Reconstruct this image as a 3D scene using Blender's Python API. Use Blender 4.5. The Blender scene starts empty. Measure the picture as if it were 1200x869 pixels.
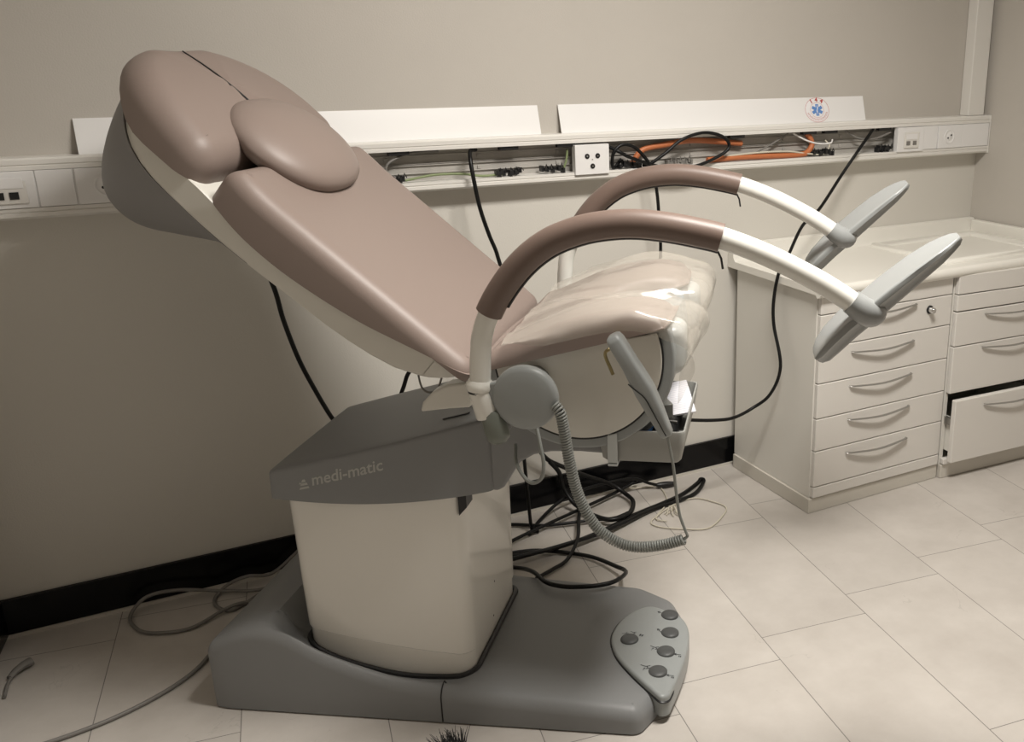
import bpy, bmesh, math, random
from mathutils import Vector, Matrix, noise
R = math.radians
sin, cos, pi = math.sin, math.cos, math.pi
random.seed(7)
SC = bpy.context.scene
COL = SC.collection

# ------------------------------------------------------------------ materials
def mat(name, col, rough=.5, spec=.5, bump=0, bscale=200, metal=0, alpha=1, coat=0, var=0, vscale=6):
    m = bpy.data.materials.new(name); m.use_nodes = True
    nt = m.node_tree; b = nt.nodes['Principled BSDF']
    b.inputs['Base Color'].default_value = (*col, 1)
    b.inputs['Roughness'].default_value = rough
    b.inputs['Specular IOR Level'].default_value = spec
    b.inputs['Metallic'].default_value = metal
    b.inputs['Alpha'].default_value = alpha
    b.inputs['Coat Weight'].default_value = coat
    tc = nt.nodes.new('ShaderNodeTexCoord')
    if bump:
        n = nt.nodes.new('ShaderNodeTexNoise'); n.inputs['Scale'].default_value = bscale
        n.inputs['Detail'].default_value = 3
        nt.links.new(tc.outputs['Object'], n.inputs['Vector'])
        bp = nt.nodes.new('ShaderNodeBump'); bp.inputs['Strength'].default_value = bump
        bp.inputs['Distance'].default_value = .002
        nt.links.new(n.outputs['Fac'], bp.inputs['Height']); nt.links.new(bp.outputs['Normal'], b.inputs['Normal'])
    if var:
        n = nt.nodes.new('ShaderNodeTexNoise'); n.inputs['Scale'].default_value = vscale
        n.inputs['Detail'].default_value = 5
        nt.links.new(tc.outputs['Object'], n.inputs['Vector'])
        mx = nt.nodes.new('ShaderNodeMix'); mx.data_type = 'RGBA'
        mx.inputs['A'].default_value = (*[c*(1-var) for c in col], 1)
        mx.inputs['B'].default_value = (*[min(1, c*(1+var)) for c in col], 1)
        nt.links.new(n.outputs['Fac'], mx.inputs['Factor']); nt.links.new(mx.outputs['Result'], b.inputs['Base Color'])
    return m

M = {}
M['wall'] = mat('wall_paint', (.52, .488, .443), .55, .3, .25, 260, var=.03)
def dado():
    m = M['wall'].copy(); m.name = 'two_tone_wall'; nt = m.node_tree; N = nt.nodes; b = N['Principled BSDF']
    src = b.inputs['Base Color'].links[0].from_socket
    tc = N.new('ShaderNodeTexCoord'); sp = N.new('ShaderNodeSeparateXYZ'); nt.links.new(tc.outputs['Object'], sp.inputs[0])
    lt = N.new('ShaderNodeMath'); lt.operation = 'LESS_THAN'; lt.inputs[1].default_value = 1.10; nt.links.new(sp.outputs[2], lt.inputs[0])
    mx = N.new('ShaderNodeMix'); mx.data_type = 'RGBA'; nt.links.new(lt.outputs[0], mx.inputs['Factor']); nt.links.new(src, mx.inputs['A'])
    mx.inputs['B'].default_value = (.655, .63, .578, 1); nt.links.new(mx.outputs['Result'], b.inputs['Base Color'])
    ro = N.new('ShaderNodeMapRange'); ro.inputs['To Min'].default_value = .55; ro.inputs['To Max'].default_value = .38
    nt.links.new(lt.outputs[0], ro.inputs['Value']); nt.links.new(ro.outputs[0], b.inputs['Roughness'])
    return m
M['wall_back'] = dado()
M['ceiling'] = mat('ceiling_paint', (.78, .76, .72), .8)
M['skirt'] = mat('black_skirting', (.003, .003, .0035), .22, .3)
M['trunk'] = mat('trunking_white', (.74, .72, .68), .35, .4)
M['plate'] = mat('socket_white', (.80, .79, .78), .3, .4)
M['alu'] = mat('trunking_back', (.42, .40, .37), .45, .5, var=.25, vscale=14)
M['dark'] = mat('black_plastic', (.012, .012, .013), .4)
M['cable'] = mat('black_cable', (.005, .005, .005), .4, .3)
M['greycable'] = mat('grey_cable', (.20, .19, .175), .5)
M['cordgrey'] = mat('grey_green_cord', (.24, .25, .235), .45)
M['whitecable'] = mat('white_cord', (.62, .58, .48), .45)
M['orange'] = mat('orange_conduit', (.50, .16, .06), .5)
M['greenyel'] = mat('earth_wire', (.22, .27, .13), .5)
M['vinyl'] = mat('mauve_vinyl', (.245, .192, .168), .46, .45, .12, 900)
M['foam'] = mat('brown_grip_vinyl', (.165, .118, .098), .42, .4, .1, 900)
M['shell'] = mat('cream_shell', (.66, .64, .585), .3, .5)
M['col'] = mat('cream_column', (.78, .76, .71), .12, .5, var=.03, vscale=5)
M['grey'] = mat('grey_moulding', (.228, .232, .234), .45, .4, .08, 700)
M['greyd'] = mat('dark_grey_shell', (.22, .214, .212), .5, .4, .06, 500)
M['bluegrey'] = mat('blue_grey_plastic', (.305, .322, .320), .35, .45)
M['button'] = mat('button_grey', (.075, .078, .078), .5)
M['foot'] = mat('foot_rest_grey', (.285, .295, .292), .22, .6)
M['endcap'] = mat('pale_grey_plastic', (.50, .52, .51), .3)
M['tube'] = mat('white_enamel', (.78, .77, .72), .2, .5, coat=.3)
M['tray'] = mat('tray_grey', (.30, .30, .28), .4)
M['cab'] = mat('cabinet_white', (.72, .70, .65), .3, .5)
M['cabfront'] = mat('drawer_white', (.70, .675, .635), .28, .5)
M['top'] = mat('worktop_white', (.80, .78, .72), .3, .5)
M['plinth'] = mat('plinth_white', (.60, .57, .51), .4)
M['handle'] = mat('satin_metal', (.40, .39, .37), .32, metal=.85)
M['chrome'] = mat('chrome', (.7, .7, .7), .15, metal=1)
M['brass'] = mat('brass', (.35, .29, .15), .35, metal=.9)
M['letter'] = mat('silver_lettering', (.42, .42, .40), .5)
M['ink'] = mat('dark_ink', (.03, .03, .035), .6)
M['red'] = mat('red_ink', (.45, .05, .045), .5)
M['redring'] = mat('faded_red_ink', (.55, .20, .19), .5)
M['blue'] = mat('blue_ink', (.12, .26, .58), .5)
M['bluebox'] = mat('blue_plastic', (.05, .22, .62), .4)
M['stick'] = mat('sticker_white', (.84, .83, .84), .4)
M['bristle'] = mat('black_bristle', (.02, .02, .022), .6)
M['greysock'] = mat('pocket_grey', (.16, .175, .15), .3)

def film():
    m = bpy.data.materials.new('clear_plastic_film'); m.use_nodes = True
    nt = m.node_tree; b = nt.nodes['Principled BSDF']
    b.inputs['Base Color'].default_value = (.68, .635, .56, 1)
    b.inputs['Roughness'].default_value = .09
    b.inputs['Specular IOR Level'].default_value = .8
    b.inputs['Alpha'].default_value = .33
    tc = nt.nodes.new('ShaderNodeTexCoord')
    mp = nt.nodes.new('ShaderNodeMapping'); mp.inputs['Scale'].default_value = (7, 15, 8)
    n = nt.nodes.new('ShaderNodeTexNoise'); n.inputs['Scale'].default_value = 1; n.inputs['Detail'].default_value = 3
    n.inputs['Distortion'].default_value = .6
    bp = nt.nodes.new('ShaderNodeBump'); bp.inputs['Strength'].default_value = .30; bp.inputs['Distance'].default_value = .02
    nt.links.new(tc.outputs['Object'], mp.inputs['Vector']); nt.links.new(mp.outputs['Vector'], n.inputs['Vector'])
    nt.links.new(n.outputs['Fac'], bp.inputs['Height']); nt.links.new(bp.outputs['Normal'], b.inputs['Normal'])
    return m
M['film'] = film()

def tile_mat():
    m = bpy.data.materials.new('floor_tiles'); m.use_nodes = True
    nt = m.node_tree; N = nt.nodes; L = nt.links; b = N['Principled BSDF']
    def math_(op, a, c=None, d=None):
        n = N.new('ShaderNodeMath'); n.operation = op
        for i, v in enumerate((a, c, d)):
            if v is None: continue
            if isinstance(v, (int, float)): n.inputs[i].default_value = v
            else: L.new(v, n.inputs[i])
        return n.outputs[0]
    tc = N.new('ShaderNodeTexCoord'); sp = N.new('ShaderNodeSeparateXYZ'); L.new(tc.outputs['Object'], sp.inputs[0])
    x, y = sp.outputs[0], sp.outputs[1]
    t = -.1481; c, s = cos(t), sin(t)
    ex = math_('ADD', math_('MULTIPLY', x, c), math_('MULTIPLY', y, s))
    ey = math_('ADD', math_('MULTIPLY', x, -s), math_('MULTIPLY', y, c))
    W = .3037
    q = math_('DIVIDE', math_('SUBTRACT', ex, .682-W*40), W)
    colm = math_('FLOOR', q)
    fx = math_('MULTIPLY', math_('FRACT', q), W)
    e2 = math_('SUBTRACT', ey, math_('MULTIPLY', math_('SUBTRACT', colm, 40), .1))
    q2 = math_('DIVIDE', math_('SUBTRACT', e2, 1.794-.6*40), .6)
    row = math_('FLOOR', q2)
    fy = math_('MULTIPLY', math_('FRACT', q2), .6)
    dx = math_('MINIMUM', fx, math_('SUBTRACT', W, fx)); dy = math_('MINIMUM', fy, math_('SUBTRACT', .6, fy))
    dmin = math_('MINIMUM', dx, dy)
    line = math_('LESS_THAN', dmin, .0011)
    # tile to tile tint
    cb = N.new('ShaderNodeCombineXYZ'); L.new(colm, cb.inputs[0]); L.new(row, cb.inputs[1])
    wn = N.new('ShaderNodeTexWhiteNoise'); L.new(cb.outputs[0], wn.inputs['Vector'])
    n1 = N.new('ShaderNodeTexNoise'); n1.inputs['Scale'].default_value = 5; n1.inputs['Detail'].default_value = 7; n1.inputs['Roughness'].default_value = .62
    L.new(tc.outputs['Object'], n1.inputs['Vector'])
    rp = N.new('ShaderNodeValToRGB'); rp.color_ramp.elements[0].color = (.475, .440, .402, 1); rp.color_ramp.elements[1].color = (.575, .54, .50, 1)
    rp.color_ramp.elements[0].position = .3; rp.color_ramp.elements[1].position = .72
    L.new(n1.outputs['Fac'], rp.inputs[0])
    # fine veins
    mp = N.new('ShaderNodeVectorMath'); mp.operation = 'ADD'; L.new(tc.outputs['Object'], mp.inputs[0])
    sc = N.new('ShaderNodeVectorMath'); sc.operation = 'SCALE'; sc.inputs['Scale'].default_value = 3.1; L.new(cb.outputs[0], sc.inputs[0]); L.new(sc.outputs[0], mp.inputs[1])
    n2 = N.new('ShaderNodeTexNoise'); n2.inputs['Scale'].default_value = 4.2; n2.inputs['Detail'].default_value = 6; n2.inputs['Distortion'].default_value = .8
    L.new(mp.outputs[0], n2.inputs['Vector'])
    vein = math_('LESS_THAN', math_('ABSOLUTE', math_('SUBTRACT', n2.outputs['Fac'], .5)), .003)
    n3 = N.new('ShaderNodeTexNoise'); n3.inputs['Scale'].default_value = 3; L.new(mp.outputs[0], n3.inputs['Vector'])
    vein = math_('MULTIPLY', vein, math_('MULTIPLY', math_('GREATER_THAN', n3.outputs['Fac'], .60), .10))
    tint = math_('ADD', .96, math_('MULTIPLY', wn.outputs['Value'], .08))
    dk = math_('MULTIPLY', tint, math_('SUBTRACT', 1, vein))
    dk = math_('MULTIPLY', dk, math_('SUBTRACT', 1, math_('MULTIPLY', line, .62)))
    vm = N.new('ShaderNodeVectorMath'); vm.operation = 'SCALE'; L.new(rp.outputs[0], vm.inputs[0]); L.new(dk, vm.inputs['Scale'])
    L.new(vm.outputs[0], b.inputs['Base Color'])
    b.inputs['Roughness'].default_value = .42; b.inputs['Specular IOR Level'].default_value = .35
    return m
M['floor'] = tile_mat()

def paper_mat():
    m = bpy.data.materials.new('printed_paper'); m.use_nodes = True
    nt = m.node_tree; b = nt.nodes['Principled BSDF']
    tc = nt.nodes.new('ShaderNodeTexCoord')
    w = nt.nodes.new('ShaderNodeTexWave'); w.inputs['Scale'].default_value = 40; w.bands_direction = 'Y'
    nt.links.new(tc.outputs['Object'], w.inputs['Vector'])
    r = nt.nodes.new('ShaderNodeValToRGB')
    r.color_ramp.elements[0].color = (.58, .58, .66, 1); r.color_ramp.elements[1].color = (.82, .81, .84, 1)
    r.color_ramp.elements[0].position = .1; r.color_ramp.elements[1].position = .35
    nt.links.new(w.outputs['Fac'], r.inputs[0]); nt.links.new(r.outputs[0], b.inputs['Base Color'])
    b.inputs['Roughness'].default_value = .6
    return m
M['paper'] = paper_mat()
def emis(name, col, st):
    m = bpy.data.materials.new(name); m.use_nodes = True
    b = m.node_tree.nodes['Principled BSDF']; b.inputs['Base Color'].default_value = (.8, .8, .8, 1)
    b.inputs['Emission Color'].default_value = (*col, 1); b.inputs['Emission Strength'].default_value = st
    return m

# ------------------------------------------------------------------ mesh helpers
def catmull(pts, n=8, closed=False):
    P = [Vector(p) for p in pts]; out = []
    m = len(P)
    for i in range(m if closed else m-1):
        p0 = P[(i-1) % m] if closed or i > 0 else P[0]*2-P[1]
        p1 = P[i]; p2 = P[(i+1) % m]
        p3 = P[(i+2) % m] if closed or i+2 < m else P[-1]*2-P[-2]
        for k in range(n):
            t = k/n
            out.append(.5*((2*p1)+(p2-p0)*t+(2*p0-5*p1+4*p2-p3)*t*t+(3*p1-p0-3*p2+p3)*t**3))
    if not closed: out.append(P[-1].copy())
    return out

def lerp(x, xs, ys):
    if x <= xs[0]: return ys[0]
    for i in range(1, len(xs)):
        if x <= xs[i]:
            t = (x-xs[i-1])/(xs[i]-xs[i-1]); return ys[i-1]+(ys[i]-ys[i-1])*t
    return ys[-1]
def slerp(x, xs, ys):
    # smooth monotone-ish interpolation (cosine eased tangents: Catmull-Rom on y)
    if x <= xs[0]: return ys[0]
    if x >= xs[-1]: return ys[-1]
    for i in range(1, len(xs)):
        if x <= xs[i]:
            h = xs[i]-xs[i-1]; t = (x-xs[i-1])/h
            m0 = (ys[i]-ys[i-2])/(xs[i]-xs[i-2]) if i >= 2 else (ys[i]-ys[i-1])/h
            m1 = (ys[i+1]-ys[i-1])/(xs[i+1]-xs[i-1]) if i+1 < len(xs) else (ys[i]-ys[i-1])/h
            return (2*t**3-3*t*t+1)*ys[i-1]+(t**3-2*t*t+t)*h*m0+(-2*t**3+3*t*t)*ys[i]+(t**3-t*t)*h*m1
def sstep(a, b, x):
    t = max(0, min(1, (x-a)/(b-a))); return t*t*(3-2*t)

class MB:
    def __init__(s): s.bm = bmesh.new()
    def ring_loft(s, rings, closed=True, cap0=True, cap1=True):
        vs = [[s.bm.verts.new(p) for p in r] for r in rings]
        n = len(vs[0])
        for a, b in zip(vs, vs[1:]):
            for i in range(n if closed else n-1):
                j = (i+1) % n
                try: s.bm.faces.new((a[i], a[j], b[j], b[i]))
                except ValueError: pass
        if cap0: s.bm.faces.new(list(reversed(vs[0])))
        if cap1: s.bm.faces.new(vs[-1])
        return vs
    def tube(s, path, r, n=10, caps=True, closed=False, sx=1, sy=1, up=None):
        P = [Vector(p) for p in path]; rings = []; prev = None
        m = len(P)
        for i, p in enumerate(P):
            if closed: t = P[(i+1) % m]-P[i-1]
            else: t = P[min(i+1, m-1)]-P[max(i-1, 0)]
            t.normalize()
            if prev is None:
                a = Vector(up) if up else (Vector((0, 0, 1)) if abs(t.z) < .9 else Vector((1, 0, 0)))
                u = (a-t*a.dot(t)).normalized()
            else:
                u = (prev-t*prev.dot(t)).normalized()
            prev = u; w = t.cross(u)
            rr = r(i/(m-1)) if callable(r) else r
            rings.append([p+u*cos(2*pi*k/n)*rr*sx+w*sin(2*pi*k/n)*rr*sy for k in range(n)])
        if closed: rings.append(rings[0])
        if closed:
            vs = [[s.bm.verts.new(p) for p in r] for r in rings[:-1]]; vs.append(vs[0])
            for a, b in zip(vs, vs[1:]):
                for i in range(n):
                    j = (i+1) % n; s.bm.faces.new((a[i], a[j], b[j], b[i]))
        else: s.ring_loft(rings, True, caps, caps)
        return s
    def box(s, c, d, rot=None):
        x, y, z = (v/2 for v in d)
        m = Matrix.Translation(c) @ (rot.to_4x4() if rot else Matrix())
        v = [s.bm.verts.new(m @ Vector(p)) for p in ((-x,-y,-z),(x,-y,-z),(x,y,-z),(-x,y,-z),(-x,-y,z),(x,-y,z),(x,y,z),(-x,y,z))]
        for f in ((3,2,1,0),(4,5,6,7),(0,1,5,4),(1,2,6,5),(2,3,7,6),(3,0,4,7)): s.bm.faces.new([v[i] for i in f])
        return s
    def bx(s, x0, x1, y0, y1, z0, z1):
        return s.box(((x0+x1)/2, (y0+y1)/2, (z0+z1)/2), (x1-x0, y1-y0, z1-z0))
    def prism(s, pts, a, b, f):
        # pts 2D polygon, f(p, t) -> 3D
        s.ring_loft([[f(p, a) for p in pts], [f(p, b) for p in pts]]); return s
    def lathe(s, prof, c, ax, n=32):
        ax = Vector(ax).normalized(); a = Vector((0, 0, 1)) if abs(ax.z) < .9 else Vector((1, 0, 0))
        u = (a-ax*a.dot(ax)).normalized(); w = ax.cross(u); c = Vector(c)
        s.ring_loft([[c+ax*h+(u*cos(2*pi*k/n)+w*sin(2*pi*k/n))*max(r, 1e-4) for k in range(n)] for r, h in prof]); return s
    def pad(s, outline, f, nb, nt, r=.03, rk=6, inner=8, center=None, rb=0):
        """closed 2D outline (list of (a,b)); f(a,b,n)->3D; bottom/top height functions; rounded top edge r"""
        O = [Vector(p) for p in outline]; m = len(O)
        area = sum(O[i].x*O[(i+1) % m].y-O[(i+1) % m].x*O[i].y for i in range(m))
        if area < 0: O.reverse()
        nrm = []
        for i in range(m):
            t = (O[(i+1) % m]-O[i-1]).normalized(); nrm.append(Vector((-t.y, t.x)))
        C = Vector(center) if center else sum(O, Vector((0, 0)))/m
        rings = []
        def ring(d, hf): rings.append([f(*(p:=(O[i]+nrm[i]*d)), hf(*p)) for i in range(m)])
        if rb:
            for k in range(3):
                a = pi/2*k/3; ring(rb*(1-sin(a)), lambda x, y: nb(x, y)+rb*(1-cos(a)))
        ring(0, (lambda x, y: nb(x, y)+rb))
        for k in range(rk+1):
            a = pi/2*k/rk
            ring(r*(1-cos(a)), lambda x, y: nt(x, y)-r+r*sin(a))
        last = [O[i]+nrm[i]*r for i in range(m)]
        for k in range(1, inner):
            t = 1-k/inner
            pp = [C+(q-C)*t for q in last]
            rings.append([f(q.x, q.y, nt(q.x, q.y)) for q in pp])
        vs = s.ring_loft(rings, True, True, False)
        cv = s.bm.verts.new(f(C.x, C.y, nt(C.x, C.y)))
        L = vs[-1]
        for i in range(m): s.bm.faces.new((L[i], L[(i+1) % m], cv))
        return s
    def build(s, name, m, parent=None, ang=40, bevel=0, seg=2, subsurf=0, off=None, solid=0):
        me = bpy.data.meshes.new(name)
        bmesh.ops.recalc_face_normals(s.bm, faces=s.bm.faces[:])
        if off: bmesh.ops.translate(s.bm, verts=s.bm.verts[:], vec=off)
        s.bm.to_mesh(me); s.bm.free()
        me.materials.append(m)
        for p in me.polygons: p.use_smooth = True
        me.set_sharp_from_angle(angle=R(ang))
        o = bpy.data.objects.new(name, me); COL.objects.link(o)
        if parent is not None: o.parent = parent
        if solid:
            md = o.modifiers.new('s', 'SOLIDIFY'); md.thickness = solid; md.offset = 0
        if bevel:
            md = o.modifiers.new('b', 'BEVEL'); md.width = bevel; md.segments = seg; md.limit_method = 'ANGLE'; md.angle_limit = R(35)
            md.harden_normals = True
        if subsurf:
            md = o.modifiers.new('ss', 'SUBSURF'); md.levels = subsurf; md.render_levels = subsurf
        return o

def tag(o, label=None, cat=None, group=None, kind=None):
    if label: o['label'] = label
    if cat: o['category'] = cat
    if group: o['group'] = group
    if kind: o['kind'] = kind
    return o
def empty(name, loc=(0, 0, 0), rz=0, **k):
    o = bpy.data.objects.new(name, None); COL.objects.link(o); o.location = loc; o.rotation_euler = (0, 0, rz)
    o.empty_display_size = .05
    return tag(o, **k)
def text_mesh(s, size, f, extrude=.0, align='LEFT', res=3, bold=0):
    """text as triangulated geometry; f(x,y,z)->3D"""
    cu = bpy.data.curves.new('t', 'FONT'); cu.body = s; cu.size = size; cu.align_x = align; cu.extrude = extrude; cu.offset = bold; cu.resolution_u = res
    o = bpy.data.objects.new('t', cu); COL.objects.link(o)
    dg = bpy.context.evaluated_depsgraph_get(); dg.update()
    me = bpy.data.meshes.new_from_object(o.evaluated_get(dg))
    bpy.data.objects.remove(o); bpy.data.curves.remove(cu)
    b = MB(); b.bm.from_mesh(me); bpy.data.meshes.remove(me)
    for v in b.bm.verts: v.co = f(v.co.x, v.co.y, v.co.z)
    return b
def cable(name, pts, r, m, label, cat='cable', n=8, sub=8, group=None):
    P = catmull(pts, sub)
    return tag(MB().tube(P, r, n).build(name, m, ang=80), label, cat, group)
def rrect(x0, x1, y0, y1, r, n=6, conv=0):
    """rounded rectangle outline; conv bulges the long (y) sides"""
    out = []
    for cx, cy, a0 in ((x1-r, y1-r, 0), (x0+r, y1-r, 90), (x0+r, y0+r, 180), (x1-r, y0+r, 270)):
        for k in range(n+1):
            a = R(a0+90*k/n); out.append((cx+r*cos(a), cy+r*sin(a)))
    # densify
    d = []
    for i in range(len(out)):
        a = out[i]; b = out[(i+1) % len(out)]
        L = math.hypot(b[0]-a[0], b[1]-a[1]); k = max(1, int(L/.025))
        for j in range(k): d.append((a[0]+(b[0]-a[0])*j/k, a[1]+(b[1]-a[1])*j/k))
    if conv:
        xm, hx, ym = (x0+x1)/2, (x1-x0)/2, (y0+y1)/2
        d = [(x, y+math.copysign(conv*(1-((x-xm)/hx)**2), y-ym)) for x, y in d]
    return d
def roundpoly(pts, r, n=5, step=.03):
    out = []; m = len(pts)
    for i in range(m):
        p = Vector(pts[i]); a = Vector(pts[i-1]); b = Vector(pts[(i+1) % m])
        u = (a-p); w = (b-p); rr = min(r, u.length*.48, w.length*.48)
        p0 = p+u.normalized()*rr; p1 = p+w.normalized()*rr
        for k in range(n+1):
            t = k/n; out.append((1-t)**2*p0+2*t*(1-t)*p+t*t*p1)
    d = []
    for i in range(len(out)):
        a = out[i]; b = out[(i+1) % len(out)]; k = max(1, int((b-a).length/step))
        for j in range(k): d.append(a.lerp(b, j/k))
    return d

# ------------------------------------------------------------------ room
XL, XR, YB, YF, ZC = -1.05, 2.90, 2.70, -1.6, 2.5
def struct(b, name, m, **k): return tag(b.build(name, m, **k), kind='structure')
struct(MB().bx(XL-.1, XR+.1, YF-.1, YB+.1, -.05, 0), 'floor', M['floor'])
struct(MB().bx(XL-.1, XR+.1, YF-.1, YB+.1, ZC, ZC+.05), 'ceiling', M['ceiling'])
struct(MB().bx(XL-.1, XR+.1, YB, YB+.1, 0, ZC), 'wall_back', M['wall_back'])
struct(MB().bx(XR, XR+.1, YF-.1, YB, 0, ZC), 'wall_right', M['wall'])
LD = Vector((-.1481, -.989, 0)).normalized(); LN = Vector((LD.y, -LD.x, 0))   # left wall runs at a slight angle
LP = Vector((-.388, 2.70, 0))-LN*0
if LN.x > 0: LN = -LN
def wall_strip(t0, t1, d0, d1, z0, z1):
    P = [LP+LD*t0+LN*d0, LP+LD*t1+LN*d0, LP+LD*t1+LN*d1, LP+LD*t0+LN*d1]
    b = MB(); b.ring_loft([[Vector((p.x, p.y, z0)) for p in P], [Vector((p.x, p.y, z1)) for p in P]]); return b
struct(wall_strip(-.02, 4.5, 0.012, .112, 0, ZC), 'wall_left', M['wall'])
struct(MB().bx(XL, XR, YF-.1, YF, 0, ZC), 'wall_front', M['wall'])
struct(MB().bx(-.40, XR, YB-.012, YB, 0.008, .104), 'baseboard_back', M['skirt'], bevel=.002)
struct(wall_strip(.0, 4.45, 0, .0118, .008, .104), 'baseboard_left', M['skirt'], bevel=.002)
struct(MB().bx(-.40, XR, YB-.017, YB, 0, .008), 'trim_1', M['plinth'])
# vertical conduit box in the corner
struct(MB().bx(2.795, 2.876, 2.655, 2.70, 1.184, ZC), 'trim_2', M['trunk'], bevel=.004)

# ------------------------------------------------------------------ wall trunking
tr = empty('cable_trunking', (0, 2.70, 1.048), label='long white cable trunking mounted along the back wall, middle covers removed', cat='cable trunking')
def T(b, name, m, parent=None, **k): return b.build(name, m, parent or tr, off=(0, -2.70, -1.048), **k)
X0, X1 = -.385, 2.897
prof_u = [(2.70, 1.184), (2.645, 1.184), (2.640, 1.180), (2.640, 1.170), (2.6425, 1.168), (2.640, 1.166), (2.640, 1.1575), (2.70, 1.1575)]
T(MB().prism(prof_u, X0, X1, lambda p, t: Vector((t, p[0], p[1]))), 'top_rail', M['trunk'], ang=30)
prof_l = [(2.70, 1.048), (2.648, 1.048), (2.640, 1.054), (2.640, 1.062), (2.6425, 1.064), (2.640, 1.066), (2.640, 1.0735), (2.70, 1.0735)]
T(MB().prism(prof_l, X0, X1, lambda p, t: Vector((t, p[0], p[1]))), 'bottom_rail', M['trunk'], ang=30)
b = MB().bx(X0, X1, 2.688, 2.699, 1.07, 1.16)
for z in (1.092, 1.113, 1.117, 1.14): b.bx(.45, 2.436, 2.682, 2.688, z, z+.003)
for x in (.66, .92, 1.16, 1.62, 1.98, 2.22):
    for z in (1.101, 1.132): b.box((x, 2.686, z), (.010, .004, .010))
T(b, 'back_channel', M['alu'], bevel=.001)
T(MB().bx(X0, .46, 2.643, 2.66, 1.0737, 1.1573), 'cover_strip', M['plate'], bevel=.001)
T(MB().bx(2.896, 2.899, 2.638, 2.70, 1.047, 1.185), 'end_cap', M['trunk'])
# dark clips along the top rail
for x0 in (.66, .97, 1.145, 1.74, 2.03, 2.12, 2.36):
    T(MB().bx(x0, x0+.055, 2.646, 2.664, 1.148, 1.157), 'clip', M['dark'])

def face_plate(name, x0, x1, label, cat, group=None, y=2.637, z0=1.0745, z1=1.1565):
    e = empty(name, ((x0+x1)/2, 2.643, (z0+z1)/2), label=label, cat=cat, group=group)
    MB().bx(-(x1-x0)/2+.0008, (x1-x0)/2-.0008, y-2.643, 0.012, -(z1-z0)/2, (z1-z0)/2).build('face', M['plate'], e, bevel=.0015)
    return e
def pt(e, b, name, m, **k): return b.build(name, m, e, **k)
# left end
e = face_plate('data_outlet', -.245, -.137, 'white network outlet with two square black ports, at the left end of the trunking', 'data outlet')
fr = pt(e, MB().bx(-.042, .036, -.010, -.006, -.030, .020), 'insert', M['trunk'], bevel=.001)
pt(e, MB().bx(-.038, .030, -.0115, -.010, .004, .028), 'label_window', M['plate'], bevel=.001)
for x in (-.018, .010): pt(e, MB().box((x, -.0105, -.012), (.018, .003, .016)), 'port', M['dark'])
face_plate('blank_cover', -.136, -.061, 'plain white blank trunking cover beside the network outlet at left', 'blank cover', y=2.640)
def schuko(e, dx=0):
    c = Vector((dx, -.006, 0))
    pt(e, MB().lathe([(.0265, -.002), (.026, .0016), (.0225, .0022), (.0205, .0006), (.012, .0006), (.011, .0014), (0, .0014)], c, (0, -1, 0), 32), 'socket_ring', M['plate'])
    for sx in (-.0095, .0095):
        pt(e, MB().lathe([(.0034, 0), (.0034, .0019), (0, .0019)], c+Vector((sx*.8, -.0002, sx*.5)), (0, -1, 0), 10), 'pin_hole', M['dark'])
e = face_plate('wall_socket', -.059, .062, 'white round mains socket half hidden behind the chair headrest', 'wall socket')
schuko(e)
e = face_plate('wall_socket', 1.192, 1.304, 'square white three-pin wall socket in the middle of the open trunking', 'wall socket', z0=1.066, z1=1.152, y=2.632)
for x, z in ((-.017, .010), (.017, .010), (0, -.019)):
    h = pt(e, MB().lathe([(.0075, 0), (.0075, .0015), (.005, .0015), (.0045, .0002), (0, .0002)], (x, -.011, z), (0, -1, 0), 16), 'pin_hole', M['dark'])
    pt(h, MB().lathe([(.0025, 0), (.0025, .002), (0, .002)], (x, -.0115, z), (0, -1, 0), 8), 'contact', M['chrome'])
pt(e, MB().lathe([(.002, 0), (.002, .001), (0, .001)], (0, -.011, 0), (0, -1, 0), 8), 'screw', M['handle'])
# right end
e = face_plate('data_outlet', 2.4365, 2.562, 'white square data outlet plate right of the open trunking', 'data outlet', y=2.6345, z0=1.071, z1=1.156)
pt(e, MB().bx(-.034, .036, -.0135, -.0085, -.030, .026), 'insert', M['trunk'], bevel=.003)
pt(e, MB().bx(-.026, .026, -.015, -.0135, 0, .019), 'flap', M['plate'], bevel=.001)
for x in (-.016, .014): pt(e, MB().box((x, -.0142, -.012), (.017, .002, .014)), 'port', M['greycable'])
face_plate('blank_cover', 2.563, 2.634, 'narrow blank trunking cover between the data outlet and the round socket', 'blank cover', y=2.640)
e = face_plate('wall_socket', 2.635, 2.752, 'white round mains socket near the right end of the trunking', 'wall socket')
schuko(e, -.004)
face_plate('blank_cover', 2.753, 2.893, 'wide blank trunking cover in the corner at the right wall', 'blank cover', y=2.640)

# leaning cover panels
def lean_panel(x0, x1, label):
    e = empty('cover_panel', (x0, 2.672, 1.1842), label=label, cat='trunking cover', group='removed trunking covers')
    e.rotation_euler = (R(-16), 0, 0)
    L = x1-x0
    MB().prism([(0, 0), (0, .083), (.006, .083), (.006, .080), (.0025, .080), (.0025, .003), (.006, .003), (.006, 0)], 0, L,
               lambda p, t: Vector((t, p[0], p[1]))).build('panel', M['plate'], e, ang=30)
    return e
lean_panel(-.043, 1.107, 'left one of two removed white trunking covers leaning on the wall, partly behind the headrest')
pn = lean_panel(1.171, 2.318, 'right one of two removed white trunking covers, bearing a round emergency sticker')
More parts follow.
